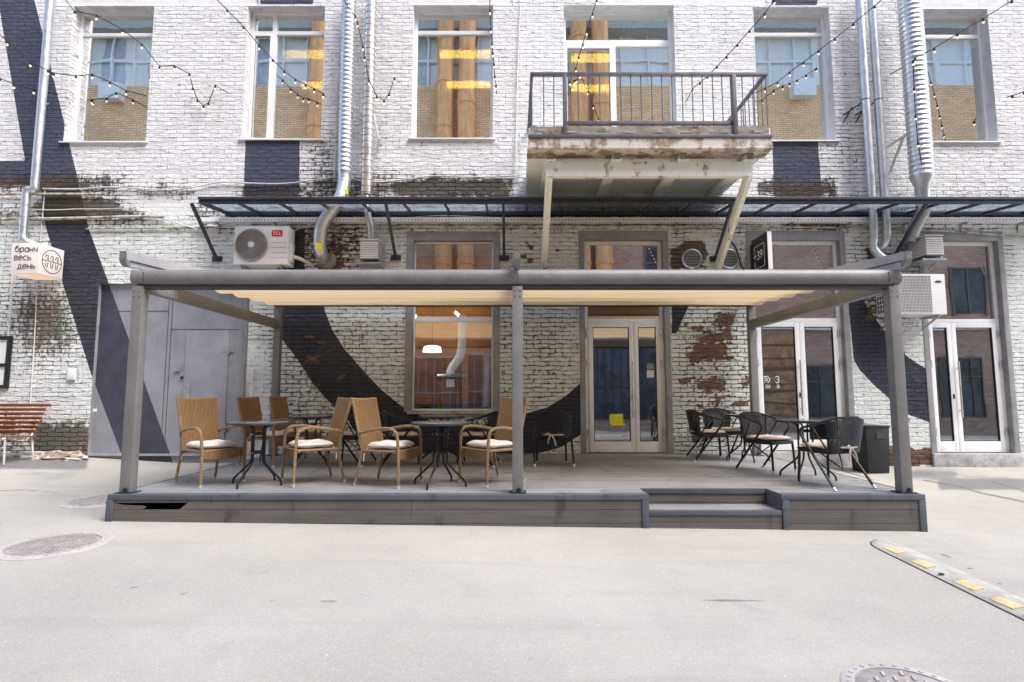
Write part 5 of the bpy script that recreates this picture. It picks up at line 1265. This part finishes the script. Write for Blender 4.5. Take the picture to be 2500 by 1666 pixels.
m.build('frame', M['black'], po, bevel=.004); MB().box(px0+fw,a.x-fw, YW-.02,YW-.005, a.z+fw*.8,b.z-fw).build('notice_sheet', M['paper'], po)
bb = at(2125,1135,9.45); gb = gz(bb.x, 9.45)
bn2 = thing('litter_bin', 'tall black square litter bin with a slot, right of the terrace', 'bin', (bb.x, 9.45, gb), R(8))
x, z1 = 0, .76
xf = Matrix.Identity(4)
MB().hexa([(-.19,-.18,0),(.19,-.18,0),(.19,.18,0),(-.19,.18,0),(-.215,-.2,z1-.02),(.215,-.2,z1-.02),(.215,.2,z1-.02),(-.215,.2,z1-.02)]).build('body', M['bin'], bn2, bevel=.006, xf=xf)
MB().box(-.225,.225, -.21,.21, z1-.018,z1+.012).build('lid', M['bin'], bn2, bevel=.006, xf=xf)
MB().hexa([(-.03,-.206,z1-.20),(.15,-.206,z1-.20),(.15,-.190,z1-.20),(-.03,-.190,z1-.20),(-.03,-.2075,z1-.09),(.15,-.2075,z1-.09),(.15,-.19,z1-.09),(-.03,-.19,z1-.09)]).build('slot', M['ac_dark'], bn2, xf=xf)
rb = bmesh.new(); bmesh.ops.create_icosphere(rb, subdivisions=4, radius=1)
from mathutils import noise as mn
for v in rb.verts:
    n_ = mn.noise(v.co*3.1)*.25+mn.noise(v.co*9)*.12; v.co = Vector((v.co.x*.62*(1+n_), v.co.y*.20*(1+n_), max(-.05, v.co.z*.11*(1+n_*1.6))))
me = bpy.data.meshes.new('rubble_heap'); rb.to_mesh(me); rb.free()
o = link('rubble_heap', me, rusty_paint('pale_rubble', (.62,.58,.53), .7)); c = P(128, 1112, 9.82); o.location = (c.x, 9.8, gz(c.x, 9.8)); tag(o, 'low heap of crumbled plaster at the wall foot between bench and gate', 'rubble')
# ------------------------------------------------------------------ manholes and speed bump
def slope_at(x, y):
    e = .2; n = Vector((-(gz(x+e,y)-gz(x-e,y))/(2*e), -(gz(x,y+e)-gz(x,y-e))/(2*e), 1)).normalized(); return n.to_track_quat('Z', 'Y')
def manhole(name, label, x, y, r, style, rz=0):
    o = thing(name, label, 'manhole cover', (x, y, gz(x, y)+.004)); o.rotation_mode = 'QUATERNION'
    from mathutils import Quaternion
    o.rotation_quaternion = slope_at(x, y) @ Quaternion((0,0,1), rz)
    o['group'] = 'manhole covers in the yard'; I = Matrix.Identity(4)
    cv = MB().lathe([(r,-.03),(r,.0),(r*.98,.004),(.0,.004)], n=48).build('cover', M['iron'], o, xf=I)
    m = MB(); s = r/6
    if style == 'grid':
        for i in range(-7, 8):
            for j in range(-7, 8):
                X, Y_ = (i+.5*(j % 2))*s, j*s*.9
                if math.hypot(X, Y_) < r*.9: m.box(X-s*.34,X+s*.34, Y_-s*.24,Y_+s*.24, .004,.011)
    else:
        for i in range(-2, 3):
            for j in range(-3, 4):
                X, Y_ = i*s*2.0, j*s*1.35
                if math.hypot(X, Y_) < r*.82: m.hexa([(X-s*.65,Y_-s*.2,.004),(X-s*.3,Y_-s*.42,.004),(X+s*.65,Y_+s*.2,.004),(X+s*.3,Y_+s*.42,.004),(X-s*.65,Y_-s*.2,.012),(X-s*.3,Y_-s*.42,.012),(X+s*.65,Y_+s*.2,.012),(X+s*.3,Y_+s*.42,.012)])
    tag(m.build('raised_pattern', M['iron_frame'] if style != 'grid' else M['iron'], cv, xf=I), kind='stuff')
    m = MB().lathe([(r*1.28,-.03),(r*1.28,.0),(r*1.22,.006),(r*1.03,.006),(r*1.02,-.004),(r*1.02,-.03)], n=48)
    for k in range(30): a_ = 2*math.pi*k/30; m.box(-.01+r*1.125*math.cos(a_), .01+r*1.125*math.cos(a_), r*1.125*math.sin(a_)-.01, r*1.125*math.sin(a_)+.01, .006,.010)
    m.build('ring', M['iron_frame'], o, xf=I)
manhole('manhole_cover', 'round cast iron cover with a raised grid, left of the terrace front', -4.09, 5.12, .335, 'grid', .4)
manhole('manhole_cover', 'round iron cover cut by the bottom edge at right', 1.98, 2.88, .25, 'bars', .2)
manhole('manhole_cover', 'worn iron cover half hidden against the left side of the terrace', -4.98, 6.92, .33, 'bars', 1.57)
sb = thing('speed_bump', 'dusty rubber speed bump with worn yellow inserts at right', 'speed bump', (3.6, 4.2, gz(3.6, 4.2)))
ys = np.linspace(1.4, 5.62, 44); prof = [(.07,-.02),(.07,.003),(.10,.014),(.15,.027),(.21,.030),(.28,.022),(.34,.010),(.38,.002),(.38,-.02)]
def bumpx(y): return 3.22+.035*(y-2.5)
rows = []
for y in ys:
    e = max(0, (y-5.3)/.32); k = math.sqrt(max(.02, 1-e*e)); rows.append([(bumpx(y)+.28+(dx-.28)*k, y, gz(bumpx(y), y)+(dz*k if dz > 0 else dz)) for dx, dz in prof])
MB().sheet(rows).build('rubber_body', M['bump_rubber'], sb, ang=60)
m = MB(); m.sheet([[(r[0][0]-.005, r[0][1], r[0][2]-.0), (r[0][0]-.005, r[0][1], r[1][2]+.003), (r[1][0]+.004, r[1][1], r[1][2]+.004)] for r in rows]); m.build('edge', M['bump_edge'], sb)
yi = [5.20,4.82,4.33,4.00,3.60,3.29,2.92,2.60,2.25]
for y in yi:
    hx = bumpx(y)+.145; g_ = gz(hx, y)-.0125; L = .095
    MB().hexa([(hx-.04,y-L,g_+.025),(hx+.04,y-L,g_+.040),(hx+.04,y+L,g_+.040),(hx-.04,y+L,g_+.025),(hx-.04,y-L,g_+.036),(hx+.04,y-L,g_+.052),(hx+.04,y+L,g_+.052),(hx-.04,y+L,g_+.036)]).build('yellow_insert', M['yellow'], sb, bevel=.004)
m = MB()
for i in range(len(yi)-1):
    y = (yi[i]+yi[i+1])/2
    if i % 2 == 1: m.lathe([(.02,.0),(.02,.004)], (bumpx(y)+.12, y, gz(bumpx(y), y)+.026), 10)
m.build('bolt_hole', M['bump_edge'], sb)

# ------------------------------------------------------------------ light, sky, camera
w = bpy.data.worlds.new('World'); S.world = w; w.use_nodes = True
nt = w.node_tree; bg = nt.nodes['Background']; sky = nt.nodes.new('ShaderNodeTexSky'); sky.sky_type = 'NISHITA'; sky.sun_disc = False
EL, AZ = 56, 125
sky.sun_elevation = R(EL); sky.sun_rotation = R(AZ); sky.air_density = .9; sky.dust_density = 2.; sky.ozone_density = 1.
nt.links.new(sky.outputs[0], bg.inputs[0]); bg.inputs[1].default_value = .15
sl = bpy.data.lights.new('sun', 'SUN'); sl.energy = 1.3; sl.angle = R(34); sl.color = (1., 1., .98)
so = bpy.data.objects.new('sun', sl); COL.objects.link(so)
sd_ = Vector((math.sin(R(AZ))*math.cos(R(EL)), math.cos(R(AZ))*math.cos(R(EL)), math.sin(R(EL))))
so.rotation_euler = (-sd_).to_track_quat('-Z', 'Y').to_euler(); so.location = (0, -3, 25)
cam = bpy.data.cameras.new('camera'); co_ = bpy.data.objects.new('camera', cam); COL.objects.link(co_)
cam.sensor_width = 36; cam.sensor_fit = 'HORIZONTAL'; cam.lens = 36*F/2500; cam.clip_end = 300; cam.clip_start = .05
co_.location = (0, 0, H); co_.rotation_euler = (R(90)+PITCH, 0, 0); S.camera = co_
S.view_settings.view_transform = 'Standard'; S.view_settings.look = 'None'; S.view_settings.gamma = 1; S.view_settings.exposure = 1.65
S.cycles.max_bounces = 10; S.cycles.diffuse_bounces = 5; S.cycles.glossy_bounces = 5; S.cycles.transparent_max_bounces = 12; S.cycles.transmission_bounces = 6
S.cycles.sample_clamp_indirect = 6; S.cycles.caustics_reflective = False; S.cycles.caustics_refractive = False
